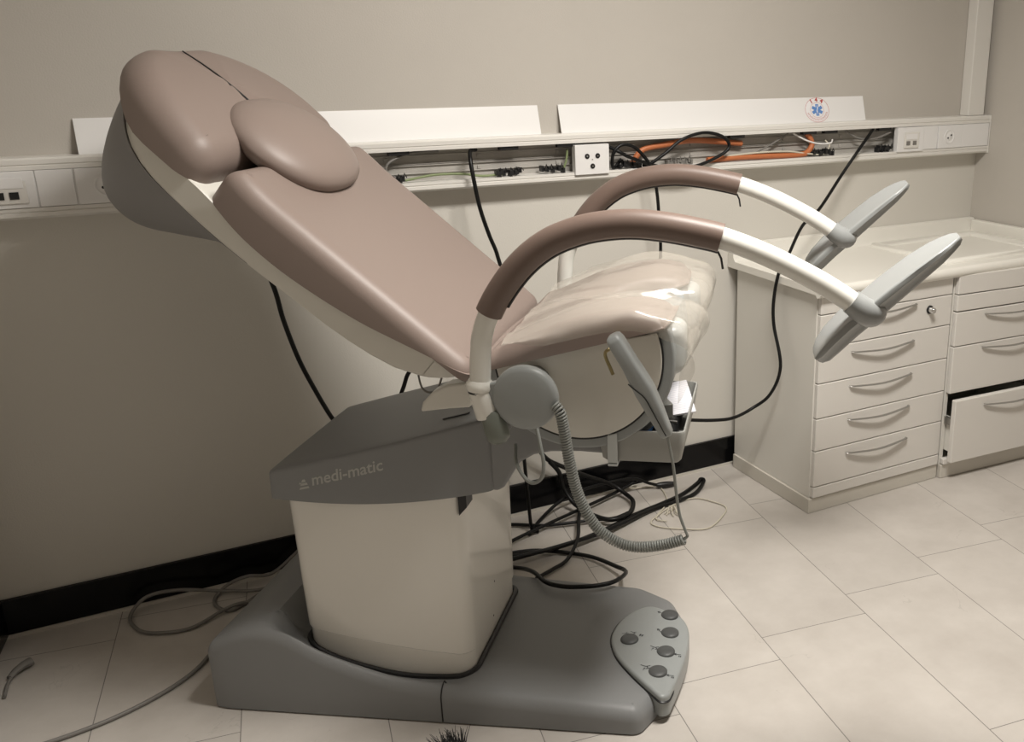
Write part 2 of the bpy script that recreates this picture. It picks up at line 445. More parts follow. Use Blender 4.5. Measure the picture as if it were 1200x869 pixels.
# sticker: ring text 144 and blue six-armed star
sx, sz = 2.112-1.171, .0405
RX, RZ = .051, .0415
def disc(rx, rz, y, a0=0, n=48): return [Vector((sx+rx*cos(2*pi*k/n), y, sz+rz*sin(2*pi*k/n))) for k in range(n)]
b = MB(); b.ring_loft([disc(RX, RZ, 0), disc(RX, RZ, -.0006)])
st = b.build('sticker', M['stick'], pn); st['label'] = 'round white sticker with red 144 and blue star'
b = MB()
for a, c in ((disc(RX*.985, RZ*.985, -.0010), disc(RX*.955, RZ*.955, -.0010)), (disc(RX*.56, RZ*.62, -.0010), disc(RX*.54, RZ*.60, -.0010))):
    va = [b.bm.verts.new(p) for p in a]; vc = [b.bm.verts.new(p) for p in c]
    for i in range(48): b.bm.faces.new((va[i], va[(i+1) % 48], vc[(i+1) % 48], vc[i]))
b.build('red_ring', M['redring'], st)
for i, ch in enumerate('144'):
    th = (R(120), R(90), R(60))[i]; q = th-pi/2
    cx, cz = RX*.73*cos(th), RZ*.66*sin(th)
    f = lambda x, y, z, q=q, cx=cx, cz=cz: Vector((sx+cx+x*cos(q)*1.15-y*sin(q), -.0013, sz+cz+x*sin(q)+y*cos(q)))
    text_mesh(ch, .0195, f, align='CENTER', bold=.0007).build('numeral', M['red'], st)
# small illegible lower text as short dashes round the rim
b = MB()
for k in range(17):
    th = R(198+k*9); q = th+pi/2
    for (dx, dy, w, h) in ((0, 0, .0014, .0075), (.0016, .003*(k % 2), .0022, .0015)):
        pts = []
        for x, y in ((dx-w/2, dy-h/2), (dx+w/2, dy-h/2), (dx+w/2, dy+h/2), (dx-w/2, dy+h/2)):
            pts.append(Vector((sx+RX*.80*cos(th)+x*cos(q)-y*sin(q), -.0013, sz+RZ*.79*sin(th)+x*sin(q)+y*cos(q))))
        b.bm.faces.new([b.bm.verts.new(p) for p in pts])
b.build('rim_text', M['redring'], st)
b = MB()
for a in (90, 30, 150):
    ca, sa = cos(R(a)), sin(R(a))
    pts = [Vector((sx+(x*ca-y*sa)*1.2, -.0012-a*1e-6, sz+(x*sa+y*ca))) for x, y in ((-.0195, -.0052), (.0195, -.0052), (.0195, .0052), (-.0195, .0052))]
    b.bm.faces.new([b.bm.verts.new(p) for p in pts])
b.build('star', M['blue'], st)
b = MB(); b.tube([(sx, -.0016, sz+.0165), (sx, -.0016, sz-.0165)], .0008, 6)
b.tube([(sx+.003*sin(t*.9), -.0016, sz+.012-t*.003) for t in range(8)], .0009, 6)
b.build('staff', M['stick'], st)

# wires inside the trunking
cable('orange_conduit', [(1.40, 2.672, 1.086), (1.435, 2.668, 1.125), (1.511, 2.665, 1.137), (1.60, 2.665, 1.146), (1.70, 2.668, 1.139), (1.80, 2.672, 1.128)], .009, M['orange'],
      'orange conduit curving behind the black cable loop in the trunking', 'conduit', 10)
cable('orange_conduit', [(1.66, 2.655, 1.083), (1.75, 2.655, 1.086), (1.83, 2.655, 1.086), (1.96, 2.655, 1.083), (2.03, 2.655, 1.083), (2.06, 2.658, 1.09), (2.078, 2.66, 1.112), (2.07, 2.662, 1.135), (2.055, 2.664, 1.15)], .0095, M['orange'],
      'orange conduit lying on the trunking floor and turning up near the emergency sticker', 'conduit', 10)
cable('white_wire', [(1.72, 2.652, 1.092), (1.85, 2.648, 1.098), (1.97, 2.648, 1.096), (2.05, 2.65, 1.085), (2.12, 2.65, 1.08), (2.145, 2.65, 1.105), (2.13, 2.655, 1.125)], .003, M['whitecable'],
      'thin white wire running along the top of the orange conduit', 'wire', 6)
cable('white_wire', [(1.83, 2.66, 1.09), (1.9, 2.664, 1.115), (1.96, 2.668, 1.14), (1.985, 2.67, 1.152)], .003, M['greycable'],
      'thin grey wire rising diagonally above the orange conduit', 'wire', 6)
cable('white_wire', [(2.0, 2.662, 1.152), (2.05, 2.655, 1.128), (2.10, 2.65, 1.115), (2.15, 2.652, 1.115), (2.165, 2.66, 1.125)], .003, M['plate'],
      'short white wire sagging below the emergency sticker', 'wire', 6)
cable('white_wire', [(2.23, 2.67, 1.15), (2.28, 2.655, 1.125), (2.35, 2.652, 1.122), (2.42, 2.655, 1.14)], .004, M['greycable'],
      'grey wires at the right end of the open trunking by the data outlet', 'wire', 6)
cable('earth_wire', [(.70, 2.655, 1.080), (.78, 2.655, 1.090), (.86, 2.655, 1.088), (.92, 2.655, 1.079), (.985, 2.655, 1.082)], .0035, M['greenyel'],
      'green and yellow earth wire low in the trunking right of the headrest', 'wire', 6)
cable('earth_wire', [(1.168, 2.664, 1.082), (1.178, 2.662, 1.11), (1.182, 2.662, 1.14)], .0035, M['greenyel'],
      'green and yellow earth wire standing up beside the three-pin socket', 'wire', 6)
cable('grey_wire', [(.80, 2.668, 1.152), (.72, 2.66, 1.150), (.66, 2.655, 1.128), (.655, 2.655, 1.10), (.69, 2.655, 1.083)], .0035, M['greycable'],
      'beige wire looping down inside the trunking next to the headrest', 'wire', 6)
random.seed(3)
for (x, w, lab) in ((.68, .05, 'cluster of black terminal clips next to the chair headrest'), (1.0, .085, 'cluster of black terminal clips right of the hanging black cable'),
                  (1.135, .075, 'cluster of black terminal clips left of the three-pin socket'), (1.385, .08, 'cluster of black terminal clips right of the three-pin socket'),
                  (1.56, .09, 'row of grey terminal clips inside the black cable loop'), (2.12, .10, 'flat black terminal clips left of the slanting black cable'), (2.40, .07, 'black terminal clips beside the right data outlet')):
    b = MB()
    for k in range(int(w/.008)):
        xx = x-w/2+k*.008
        b.box((xx, 2.655+random.uniform(-.006, .006), 1.081+random.uniform(0, .008)), (.007, .02, random.uniform(.008, .018)))
        if k % 2: b.tube([(xx, 2.650, 1.085), (xx+.003, 2.648, 1.095+random.uniform(0, .008)), (xx+.009, 2.65, 1.088)], .0018, 5)
    tag(b.build('terminal_block', M['dark'] if x != 1.56 else M['greycable'], bevel=.0008), lab, 'terminal block')

# ------------------------------------------------------------------ black hanging cables
BC = 'black cables hanging from the trunking'
cable('power_cable', [(.905, 2.66, 1.152), (.885, 2.648, 1.150), (.874, 2.62, 1.125), (.876, 2.605, 1.066), (.886, 2.60, .996), (.907, 2.60, .922), (.928, 2.60, .86), (.93, 2.58, .78), (.86, 2.55, .70), (.75, 2.52, .65), (.64, 2.50, .605), (.61, 2.50, .561), (.59, 2.50, .48), (.62, 2.5, .3), (.7, 2.52, .08), (.8, 2.53, .008)], .0058, M['cable'],
      'black cable hanging out of the trunking and passing behind the chair backrest', 'cable')
cable('power_cable', [(.25, 2.68, 1.046), (.27, 2.63, 1.02), (.30, 2.57, .94), (.324, 2.55, .844), (.335, 2.55, .765), (.359, 2.55, .659), (.388, 2.55, .573), (.418, 2.55, .496), (.46, 2.55, .40), (.50, 2.56, .2), (.52, 2.57, .05), (.56, 2.58, .008)], .0062, M['cable'],
      'black cable curving down from behind the backrest to behind the grey column hood', 'cable')
cable('power_cable', [(1.36, 2.668, 1.10), (1.325, 2.650, 1.078), (1.318, 2.636, 1.12), (1.345, 2.634, 1.146), (1.385, 2.632, 1.139), (1.423, 2.628, 1.104), (1.443, 2.622, 1.065), (1.455, 2.618, 1.007), (1.463, 2.62, .935), (1.468, 2.62, .801), (1.44, 2.615, .72), (1.33, 2.60, .63), (1.15, 2.55, .56), (1.0, 2.50, .52), (.88, 2.46, .48), (.78, 2.40, .46)], .0052, M['cable'],
      'black cable dropping from the trunking behind the seat, right of the three-pin socket', 'cable')
cable('power_cable', [(1.305, 2.66, 1.145), (1.335, 2.633, 1.128), (1.376, 2.629, 1.107), (1.479, 2.627, 1.075), (1.586, 2.627, 1.069), (1.68, 2.626, 1.095), (1.723, 2.626, 1.124), (1.70, 2.628, 1.156), (1.632, 2.630, 1.171), (1.555, 2.631, 1.154), (1.494, 2.634, 1.114), (1.449, 2.645, 1.085), (1.43, 2.66, 1.08)], .0052, M['cable'],
      'black cable bent into a large loop in front of the trunking', 'cable')
cable('power_cable', [(2.345, 2.665, 1.152), (2.325, 2.645, 1.148), (2.25, 2.625, 1.085), (2.175, 2.615, 1.009), (2.05, 2.57, .91), (1.927, 2.50, .873), (1.82, 2.43, .795), (1.77, 2.405, .755), (1.766, 2.422, .668), (1.766, 2.418, .585), (1.762, 2.37, .461), (1.74, 2.39, .365), (1.69, 2.42, .315), (1.608, 2.40, .306), (1.544, 2.4, .31), (1.465, 2.40, .325), (1.359, 2.40, .351), (1.25, 2.38, .375), (1.12, 2.36, .42), (1.0, 2.36, .46), (.88, 2.36, .48), (.78, 2.36, .48)], .0055, M['cable'],
      'black cable slanting down over the worktop edge and along the cabinet side', 'cable')

# ------------------------------------------------------------------ cabinets
def handle(x0, x1, z, y, sag=.006):
    P = catmull([(x0, 0, z), (x0*.94+x1*.06, -.009, z-.001), ((x0+x1)/2, -.019, z-sag), (x0*.06+x1*.94, -.009, z-.001), (x1, 0, z)], 6)
    P = [p+Vector((0, y, 0)) for p in P]
    return MB().tube(P, lambda t: .0031+.0012*sin(pi*t), 8, sx=.6, sy=1.25)
DG = 'drawer cabinets along the right'
YC = 2.236
def drawer(e, x0, x1, z0, z1, hx0, hx1, hz, ext=0, lock=False, label=None):
    d = MB().bx(x0, x1, -.018-ext, .002-ext, z0, z1).build('drawer', M['cabfront'], e, bevel=.003, seg=3)
    if hx0 is not None: handle(hx0, hx1, hz, -.018-ext).build('handle', M['handle'], d)
    if ext:
        MB().bx(x0+.016, x0+.028, -ext, .36, z0+.03, z0+.15).build('drawer_side', M['cab'], d)
        MB().bx(x1-.028, x1-.016, -ext, .36, z0+.03, z0+.15).build('drawer_side', M['cab'], d)
        MB().bx(x0+.028, x1-.028, -ext, .36, z0+.03, z0+.042).build('drawer_bottom', M['cab'], d)
        MB().bx(x0+.004, x0+.014, -ext, .34, z0+.13, z0+.155).build('runner', M['handle'], d)
    if lock:
        c = (hx1+.062, -.018, hz-.028)
        k = MB().lathe([(.014, 0), (.014, .003), (.0105, .004), (.010, .004)], c, (0, -1, 0), 20).build('lock_rose', M['dark'], d)
        MB().lathe([(.0095, .003), (.0095, .020), (.008, .022), (0, .022)], c, (0, -1, 0), 20).build('lock', M['chrome'], d)
    return d
# left cabinet: x 1.790..2.338
W1 = .548
c1 = empty('drawer_cabinet', (1.790, YC, 0), label='white cabinet of five shallow drawers, uppermost with a round lock, left of the open drawer', cat='drawer cabinet', group=DG)
MB().bx(0, .016, -.002, .43, .05, .719).bx(W1-.016, W1, .002, .43, .05, .719).bx(.016, W1-.016, .002, .43, .05, .064).bx(.016, W1-.016, .42, .43, .05, .719).bx(.016, W1-.016, .002, .43, .70, .719).build('carcass', M['cab'], c1, bevel=.0015)
MB().bx(-.008, W1, -.012, .425, 0.001, .0495).build('plinth', M['plinth'], c1, bevel=.0015)
F1 = (.0035, W1-.0025)
MB().bx(*F1, -.018, .002, .657, .7185).build('fascia', M['cabfront'], c1, bevel=.003, seg=3)
MB().bx(*F1, -.018, .002, .053, .0895).build('bottom_rail', M['cabfront'], c1, bevel=.003, seg=3)
hz = (.645, .524, .412, .300, .186)
for i, (z0, z1) in enumerate(((.554, .6545), (.4385, .5515), (.3235, .436), (.2145, .321), (.092, .212))):
    d = drawer(c1, *F1, z0, z1, .130, .386, hz[i], lock=(i == 0))
# right cabinet
W2 = .555
c2 = empty('drawer_cabinet', (2.345, 2.221, 0), R(-3), label='white cabinet with its deep bottom drawer pulled open, against the right wall', cat='drawer cabinet', group=DG)
MB().bx(0, .016, .002, .40, .05, .719).bx(W2-.03, W2-.014, .002, .40, .05, .719).bx(.016, W2-.03, .002, .40, .05, .064).bx(.016, W2-.03, .39, .40, .05, .719).bx(.016, W2-.03, .002, .40, .70, .719).build('carcass', M['cab'], c2, bevel=.0015)
MB().bx(.0, W2-.014, -.010, .395, 0.001, .0495).build('plinth', M['plinth'], c2, bevel=.0015)
F2 = (.0025, W2-.016)
MB().bx(*F2, -.018, .002, .655, .7185).build('fascia', M['cabfront'], c2, bevel=.003, seg=3)
MB().bx(*F2, -.018, .002, .053, .074).build('bottom_rail', M['cabfront'], c2, bevel=.003, seg=3)
drawer(c2, *F2, .598, .652, None, None, 0)
drawer(c2, *F2, .478, .594, .128, .40, .578)
drawer(c2, *F2, .312, .475, .128, .40, .462)
drawer(c2, *F2, .072, .297, .128, .40, .268, ext=.034)

# worktop
wt = empty('worktop', (1.79, YC, .72), label='continuous white worktop with rounded front edge and raised rear lip across both cabinets', cat='worktop')
def WT(b, name, m, **k): return b.build(name, m, wt, off=(-1.79, -YC, -.72), **k)
nose = [(2.205, .745)]
prof = [(2.699, .7205), (2.222, .7205), (2.216, .712)]
for k in range(9):
    a = R(-90-180*k/8); prof.append((2.212+.020*cos(a)*.75, .730+.018*sin(a)))
prof += [(2.222, .7465), (2.240, .7445), (2.655, .7445), (2.665, .757), (2.672, .796), (2.678, .799), (2.699, .799)]
WT(MB().prism(prof, 1.772, 2.896, lambda p, t: Vector((t, p[0], p[1]))), 'top', M['top'], ang=35, bevel=.001)
WT(MB().bx(2.868, 2.896, 2.215, 2.665, .744, .795), 'side_lip', M['top'], bevel=.006, seg=3)
pr = [(0, 0), (.006, .014), (.012, .016), (.022, .016), (.028, .013), (.034, 0)]
b = MB()
P0 = [(2.345, 2.262), (2.845, 2.262), (2.845, 2.64), (2.345, 2.64)]
rings = []
for h, d in ((.744, 0), (.756, .004), (.759, .010), (.759, .022), (.755, .028), (.744, .032)):
    rings.append([Vector((x+(d if i in (0, 3) else -d), y+(d if i < 2 else -d), h)) for i, (x, y) in enumerate(P0)])
b.ring_loft(rings, True, False, False)
WT(b, 'raised_border', M['top'], ang=50)

# ------------------------------------------------------------------ floor cables
TG = 'black cables in the tangle behind the chair'
cable('floor_cable', [(.80, 2.36, .35), (.87, 2.42, .56), (.93, 2.52, .55), (.955, 2.56, .35), (.965, 2.56, .12), (.967, 2.552, .025), (.972, 2.545, .010), (.985, 2.535, .007)], .0055, M['cable'],
      'black cable hanging straight down behind the column to the floor', 'cable')
cable('floor_cable', [(.70, 2.44, .008), (.78, 2.39, .015), (.832, 2.31, .035), (.826, 2.18, .088), (.829, 2.10, .0965), (.86, 2.062, .0945), (.899, 2.041, .0925), (.945, 2.027, .090), (.991, 2.027, .088), (1.04, 2.065, .075), (1.075, 2.130, .045), (1.082, 2.19, .025), (1.048, 2.31, .012), (.955, 2.406, .010), (.884, 2.43, .015), (.80, 2.44, .015)], .0060, M['cable'],
      'black cable making the front loop beside and over the grey base edge', 'cable')
cable('floor_cable', [(.80, 2.41, .022), (.849, 2.405, .022), (.977, 2.394, .018), (1.132, 2.427, .012), (1.293, 2.48, .012), (1.403, 2.509, .010), (1.502, 2.541, .008), (1.590, 2.590, .008), (1.616, 2.612, .008), (1.618, 2.594, .008), (1.55, 2.530, .008), (1.474, 2.505, .008), (1.352, 2.487, .010), (1.162, 2.415, .020), (1.007, 2.385, .026), (.84, 2.382, .026), (.79, 2.38, .026)], .0068, M['cable'],
      'doubled black cable whose bend points right towards the white cabinet', 'cable')
cable('floor_cable', [(1.08, 2.655, .175), (1.11, 2.655, .132), (1.122, 2.65, .075), (1.142, 2.604, .03), (1.17, 2.505, .024), (1.208, 2.462, .024), (1.271, 2.479, .024), (1.318, 2.545, .024), (1.325, 2.62, .022), (1.29, 2.655, .050), (1.20, 2.657, .10), (1.12, 2.657, .15), (1.06, 2.655, .20), (1.0, 2.62, .32)], .0075, M['cable'],
      'thick black cable coiled upright against the black skirting', 'cable')
cable('floor_cable', [(.86, 2.64, .009), (.93, 2.618, .009), (1.017, 2.554, .012), (1.144, 2.513, .014), (1.221, 2.488, .014), (1.28, 2.50, .014)], .0055, M['cable'],
      'black cable running level out of the tangle to behind the column', 'cable')
cable('floor_cable', [(.86, 2.49, .014), (.90, 2.513, .014), (1.013, 2.543, .020), (1.185, 2.60, .020), (1.29, 2.64, .018), (1.36, 2.655, .028), (1.40, 2.66, .04)], .0055, M['cable'],
      'black cable crossing the tangle from the column up to the skirting', 'cable')
e = empty('plug_lead', (1.5, 2.62, 0), label='black lead with a moulded plug end lying along the skirting under the seat', cat='cable')
MB().tube(catmull([(.95, 2.53, .009), (1.025, 2.61, .009), (1.11, 2.65, .033), (1.20, 2.655, .052), (1.30, 2.655, .055), (1.38, 2.652, .048), (1.43, 2.64, .025), (1.46, 2.632, .014)], 8), .0055, 8).build('lead', M['cable'], e, off=(-1.5, -2.62, 0))
MB().tube(catmull([(1.455, 2.633, .015), (1.47, 2.63, .013), (1.50, 2.624, .012), (1.52, 2.62, .012)], 4), lambda t: .007+.004*sin(pi*min(1, t*1.1)), 10).build('plug', M['dark'], e, off=(-1.5, -2.62, 0))
cable('floor_cable', [(1.16, 2.61, .033), (1.149, 2.586, .033), (1.10, 2.49, .036), (1.046, 2.383, .034), (.988, 2.328, .010), (.93, 2.30, .008), (.87, 2.276, .008)], .0055, M['cable'],
      'black cable running from the coil forward to the base, crossing over the others', 'cable')
cable('thin_cord', [(1.36, 2.655, .02), (1.38, 2.66, .010), (1.445, 2.655, .004), (1.469, 2.644, .004), (1.452, 2.567, .004), (1.422, 2.51, .004), (1.357, 2.455, .004), (1.314, 2.418, .004), (1.328, 2.376, .004), (1.379, 2.333, .004), (1.451, 2.297, .004), (1.543, 2.352, .004), (1.578, 2.396, .004), (1.563, 2.45, .004), (1.528, 2.50, .004), (1.463, 2.501, .004), (1.377, 2.464, .004), (1.34, 2.43, .006), (1.36, 2.40, .006)], .0024, M['whitecable'],
      'thin white cord lying in a loose loop on the floor right of the tangle', 'cord', 6)
b = MB()
for k in range(7):
    a = k*.9; b.tube([(1.415, 2.455, .004), (1.415+.012*cos(a), 2.455+.012*sin(a), .012+.003*k), (1.40+.02*cos(a+1), 2.43+.02*sin(a), .004)], .002, 5)
tag(b.build('cord_tie', M['whitecable']), 'small knotted bundle of white cord ends inside the white loop', 'cord')
cable('grey_cable', [(.40, 2.66, .16), (.34, 2.655, .10), (.296, 2.655, .062), (.23, 2.655, .021), (.169, 2.655, .030), (.12, 2.655, .020), (.084, 2.630, .006), (.078, 2.58, .006), (.105, 2.536, .006), (.142, 2.548, .006), (.202, 2.594, .006), (.26, 2.63, .006)], .0048, M['greycable'],
      'grey cord in a small loop against the skirting behind the base', 'cord')
cable('grey_cable', [(.26, 2.60, .014), (.228, 2.595, .016), (.18, 2.591, .016), (.104, 2.64, .012), (.0, 2.655, .038), (-.071, 2.655, .042), (-.110, 2.650, .018), (-.122, 2.612, .006), (-.101, 2.545, .006), (-.055, 2.509, .006), (.013, 2.496, .006), (.092, 2.534, .012), (.137, 2.541, .016), (.20, 2.53, .012)], .0048, M['greycable'],
      'grey cord in a wide flat loop on the dark floor by the skirting', 'cord')
cable('grey_cable', [(.16, 2.50, .006), (.112, 2.463, .006), (.079, 2.413, .006), (.038, 2.34, .006), (-.004, 2.284, .006), (-.071, 2.233, .006), (-.159, 2.193, .006), (-.24, 2.174, .006), (-.319, 2.166, .006), (-.385, 2.156, .006)], .005, M['greycable'],
      'grey cord sweeping from the back of the base toward the left wall', 'cord')
e = empty('cord_connector', (-.355, 2.50, 0), label='small grey cord connector lying on the floor by the left wall', cat='connector')
MB().tube([(-.336, 2.520, .013), (-.350, 2.510, .014), (-.366, 2.495, .012), (-.378, 2.475, .009)], lambda t: .013-.006*t, 10, sx=.8).build('body', M['greycable'], e, off=(.355, -2.5, 0))
MB().tube([(-.372, 2.485, .009), (-.382, 2.45, .006), (-.384, 2.40, .006)], .004, 8).build('lead', M['greycable'], e, off=(.355, -2.5, 0))
# brush tuft
random.seed(5)
br = empty('brush', (.446, 1.716, 0), label='black brush bristles poking in at the bottom edge in front of the base', cat='brush')
b = MB()
for k in range(90):
    x = random.uniform(-.024, .024); y = random.uniform(-.03, .0); a = random.uniform(-.5, .5)+x*10
    L = random.uniform(.03, .06)
    b.tube([(x, y, .004), (x+L*.35*sin(a), y+.35*L, .004+.3*L), (x+L*sin(a)*.8, y+L*.75, .006+.42*L)], lambda t: .0013*(1-t*.7), 4)
o = b.build('bristle_tuft', M['bristle'], br); o['kind'] = 'stuff'
MB().prism(roundpoly([(-.035, -.07), (.035, -.07), (.03, -.028), (-.03, -.028)], .01, 3, 1), .0005, .010, lambda p, t: Vector((p[0], p[1], t))).build('head', M['dark'], br, bevel=.002)

# ------------------------------------------------------------------ examination chair
TH = R(-36.2)
Ux, Uy = cos(TH), sin(TH); Vx, Vy = -sin(TH), cos(TH)
U0, V0 = -.70, 1.99
CH_LOC = (U0*Ux+V0*Vx, U0*Uy+V0*Vy, 0)
ch = empty('examination_chair', CH_LOC, TH, label='reclining examination chair with mauve upholstery, leg supports and grey pedal base', cat='examination chair')
OFF = (-U0, 0, 0)
def CP(b, name, m, parent=None, **k): return b.build(name, m, parent or ch, off=OFF, **k)
f_uv = lambda u, y, z: Vector((u, y, z))

# --- base
BX = [-1.235, -1.195, -1.15, -1.10, -1.04, -.98, -.92, -.81, -.70, -.60, -.40, -.30, -.18]
BZ = [.165, .182, .204, .212, .199, .165, .140, .106, .090, .081, .070, .064, .052]
def base_top(u, y):
    z = slerp(u, BX, BZ)
    rec = sstep(.25, .205, abs(y))*sstep(-1.09, -1.05, u)*sstep(-.60, -.70, u)
    return z-rec*lerp(u, [-1.06, -.65], [.062, .012])
base_o = roundpoly([(-1.235, -.255), (-1.20, -.262), (-.264, -.258), (-.200, -.12), (-.187, .02), (-.20, .13), (-.24, .215), (-.33, .26), (-1.235, .26)], .02, 6, .02)
CP(MB().pad(base_o, f_uv, lambda u, y: .004, base_top, r=.030, rk=6, inner=26, center=(-.72, 0)), 'base', M['grey'], ang=50)
CP(MB().pad([(p[0]*.99-.008, p[1]*.985) for p in base_o], f_uv, lambda u, y: 0.0005, lambda u, y: .006, r=.001, rk=1, inner=2, center=(-.72, 0)), 'floor_gasket', M['dark'])
# seam across the base
ys = -.2605; zt = base_top(-.70, ys)
sm = [(-.70, ys, .006), (-.70, ys, zt-.030)]+[(-.70, ys+.030*(1-cos(R(a))), zt-.030+.030*sin(R(a))+.0002) for a in range(15, 91, 15)]+[(-.70, -.222, base_top(-.70, -.222)+.0003)]
CP(MB().tube(sm, .0016, 6), 'seam', M['dark'])
# pedal panel
pan = roundpoly([(-.372, -.002), (-.358, .075), (-.325, .125), (-.292, .146), (-.206, .112), (-.184, .06), (-.179, -.02), (-.190, -.12), (-.205, -.205), (-.222, -.215), (-.288, -.150), (-.345, -.078)], .04, 5, .015)
pz = lambda u, y: .0775-.10*max(0, u+.27)-.02*max(0, -.27-u)
pp = CP(MB().pad(pan, f_uv, lambda u, y: .02, pz, r=.007, rk=4, inner=8), 'pedal_panel', M['bluegrey'], ang=50)
pp['label'] = 'lighter blue grey panel with foot buttons'
CP(MB().tube([Vector((p[0], p[1], base_top(p[0], p[1])+.0005)) for p in pan if p[0] < -.2], .0028, 6), 'panel_gap', M['dark'], pp)
for (u, y) in ((-.321, -.012), (-.238, .106), (-.229, .030), (-.230, -.048), (-.239, -.128)):
    z = pz(u, y)
    CP(MB().lathe([(.0215, -.004), (.0215, .0022), (.020, .0042), (.013, .0062), (.005, .0070), (0, .0071)], (u, y, z), (0, 0, 1), 28), 'foot_button', M['button'], pp)
# pictograms beside the buttons (chair outlines, arrows)
b = MB()
def mark(u, y, segs, s=.011, rot=0):
    MK = MB()
    for x0, y0, x1, y1, w in segs:
        ca, sa = cos(rot), sin(rot)
        a = Vector((u+(x0*ca-y0*sa)*s, y+(x0*sa+y0*ca)*s, 0)); c = Vector((u+(x1*ca-y1*sa)*s, y+(x1*sa+y1*ca)*s, 0))
        d = (c-a); nn = Vector((-d.y, d.x, 0)).normalized()*w*s
        q = [a+nn, c+nn, c-nn, a-nn]
        MK.bm.faces.new([MK.bm.verts.new((p.x, p.y, pz(p.x, p.y)+.0006)) for p in q])
    CP(MK, 'pictogram', M['ink'], pp)
chairpic = [(-1, .8, -.2, -.2, .10), (-.2, -.2, .8, -.2, .10), (0, -.2, 0, -.9, .10), (-.5, -.9, .5, -.9, .10)]
arrow = [(0, -1, 0, .6, .09), (-.4, .2, 0, .8, .09), (.4, .2, 0, .8, .09)]
mark(-.262, .112, arrow, .009, R(70)); mark(-.255, .034, arrow, .010, R(40))
mark(-.256, -.035, chairpic, .010, R(30)); mark(-.262, -.045, arrow, .006, R(-20)); mark(-.203, -.052, arrow, .009, R(95)); mark(-.196, -.058, [(-.3, -.5, -.3, .5, .2), (.3, -.5, .3, .5, .2)], .006)
mark(-.267, -.112, chairpic, .011, R(30)); mark(-.271, -.125, arrow, .006, R(-20)); mark(-.211, -.135, arrow, .009, R(95)); mark(-.204, -.141, [(-.3, -.5, -.3, .5, .2), (.3, -.5, .3, .5, .2)], .006)
mark(-.335, .015, chairpic, .007, R(60)); mark(-.315, .020, chairpic, .007, R(20)); mark(-.296, .008, [(-.3, -.5, -.3, .5, .25), (.4, -.5, .4, .5, .2)], .008, R(-20))

# --- column
col_o = rrect(-1.035, -.648, -.188, .195, .035, 6, .012)
rings = []
cc = Vector((-.84, 0))
for z, d in ((.03, -.006), (.125, -.005), (.129, -.001), (.30, .002), (.52, .006)):
    rings.append([Vector((x+d*(1 if x > cc.x else -1)*.6, y+d*(1 if y > 0 else -1), z+(.05*(-x-.65)/.38*(1 if z < .2 else 0) if z > .05 else 0))) for x, y in col_o])
b = MB(); b.ring_loft(rings)
colm = CP(b, 'column', M['col'], ang=25)
CP(MB().tube([Vector((x*1.0, y*1.0, base_top(x, y)+.002)) for x, y in rrect(-1.036, -.645, -.188, .195, .035, 6, .012)], .0065, 8, closed=True), 'column_gasket', M['dark'])
CP(MB().prism([(-.652, .474), (-.634, .494), (-.634, .54), (-.652, .54)], -.190, -.15, lambda p, t: Vector((p[0], t, p[1]))), 'slot', M['dark'])
for u, y, z in ((-.64, -.02, .22), (-.641, -.04, .14), (-.6405, -.10, .50)):
    CP(MB().lathe([(.0022, 0), (.0022, .0008), (0, .0008)], (u, y, z), (1, 0, 0), 8), 'screw', M['dark'], colm)

# --- hood with lettering
hood_o = rrect(-1.062, -.568, -.205, .205, .014, 5, .016)
hz_t = lambda u, y: .5635+(u+1.062)*.278-.012*max(0, abs(y)-.12)
def hood_f(u, y, z):
    k = (z-.5)/.2
    return Vector((u, y*(1-.045*k), z))
hood = CP(MB().pad(hood_o, hood_f, lambda u, y: .502+.040*max(0, (u+1.0)/.43)**2.2, hz_t, r=.009, rk=4, inner=8), 'hood', M['grey'], ang=35)
def face_y(u, z): return -(.205+.016*(1-((u+.815)/.247)**2))*(1-.045*(z-.5)/.2)
a_t = math.atan(.278)
def on_hood(x, y, z, u0=-.988, z0=.5325):
    u = u0+x; zz = z0+x*.275+y
    return Vector((u, face_y(u, zz)-.0006, zz))
tb = text_mesh('medi-matic', .036, bold=.0005, f=lambda x, y, z: on_hood(x+.030, y, z))
CP(tb, 'lettering', M['letter'], hood)
b = MB()
for (x0, x1, y0, y1) in ((0, .024, -.004, .0005), (.003, .021, .004, .009), (.006, .017, .011, .017), (.0, .006, .008, .012)):
    q = [on_hood(x, y, 0) for x, y in ((x0, y0), (x1, y0), (x1-.002, y1), (x0+.003, y1))]
    b.bm.faces.new([b.bm.verts.new(p) for p in q])
CP(b, 'emblem', M['letter'], hood)
# slot in hood top
CP(MB().box((-.665, -.125, hz_t(-.665, -.125)+.001), (.06, .007, .003), Matrix.Rotation(-a_t, 3, 'Y')), 'slot', M['dark'], hood)

# --- neck / seat carrier
nk = [(-.572, .715), (-.577, .540), (-.562, .538), (-.549, .547), (-.529, .580), (-.513, .604), (-.482, .623), (-.446, .631), (-.385, .634), (-.341, .632), (-.27, .66), (-.22, .71), (-.30, .78), (-.50, .78)]
CP(MB().prism(nk, -.198, .198, lambda p, t: Vector((p[0], t, p[1]))), 'seat_carrier', M['grey'], ang=50, bevel=.008, seg=3)

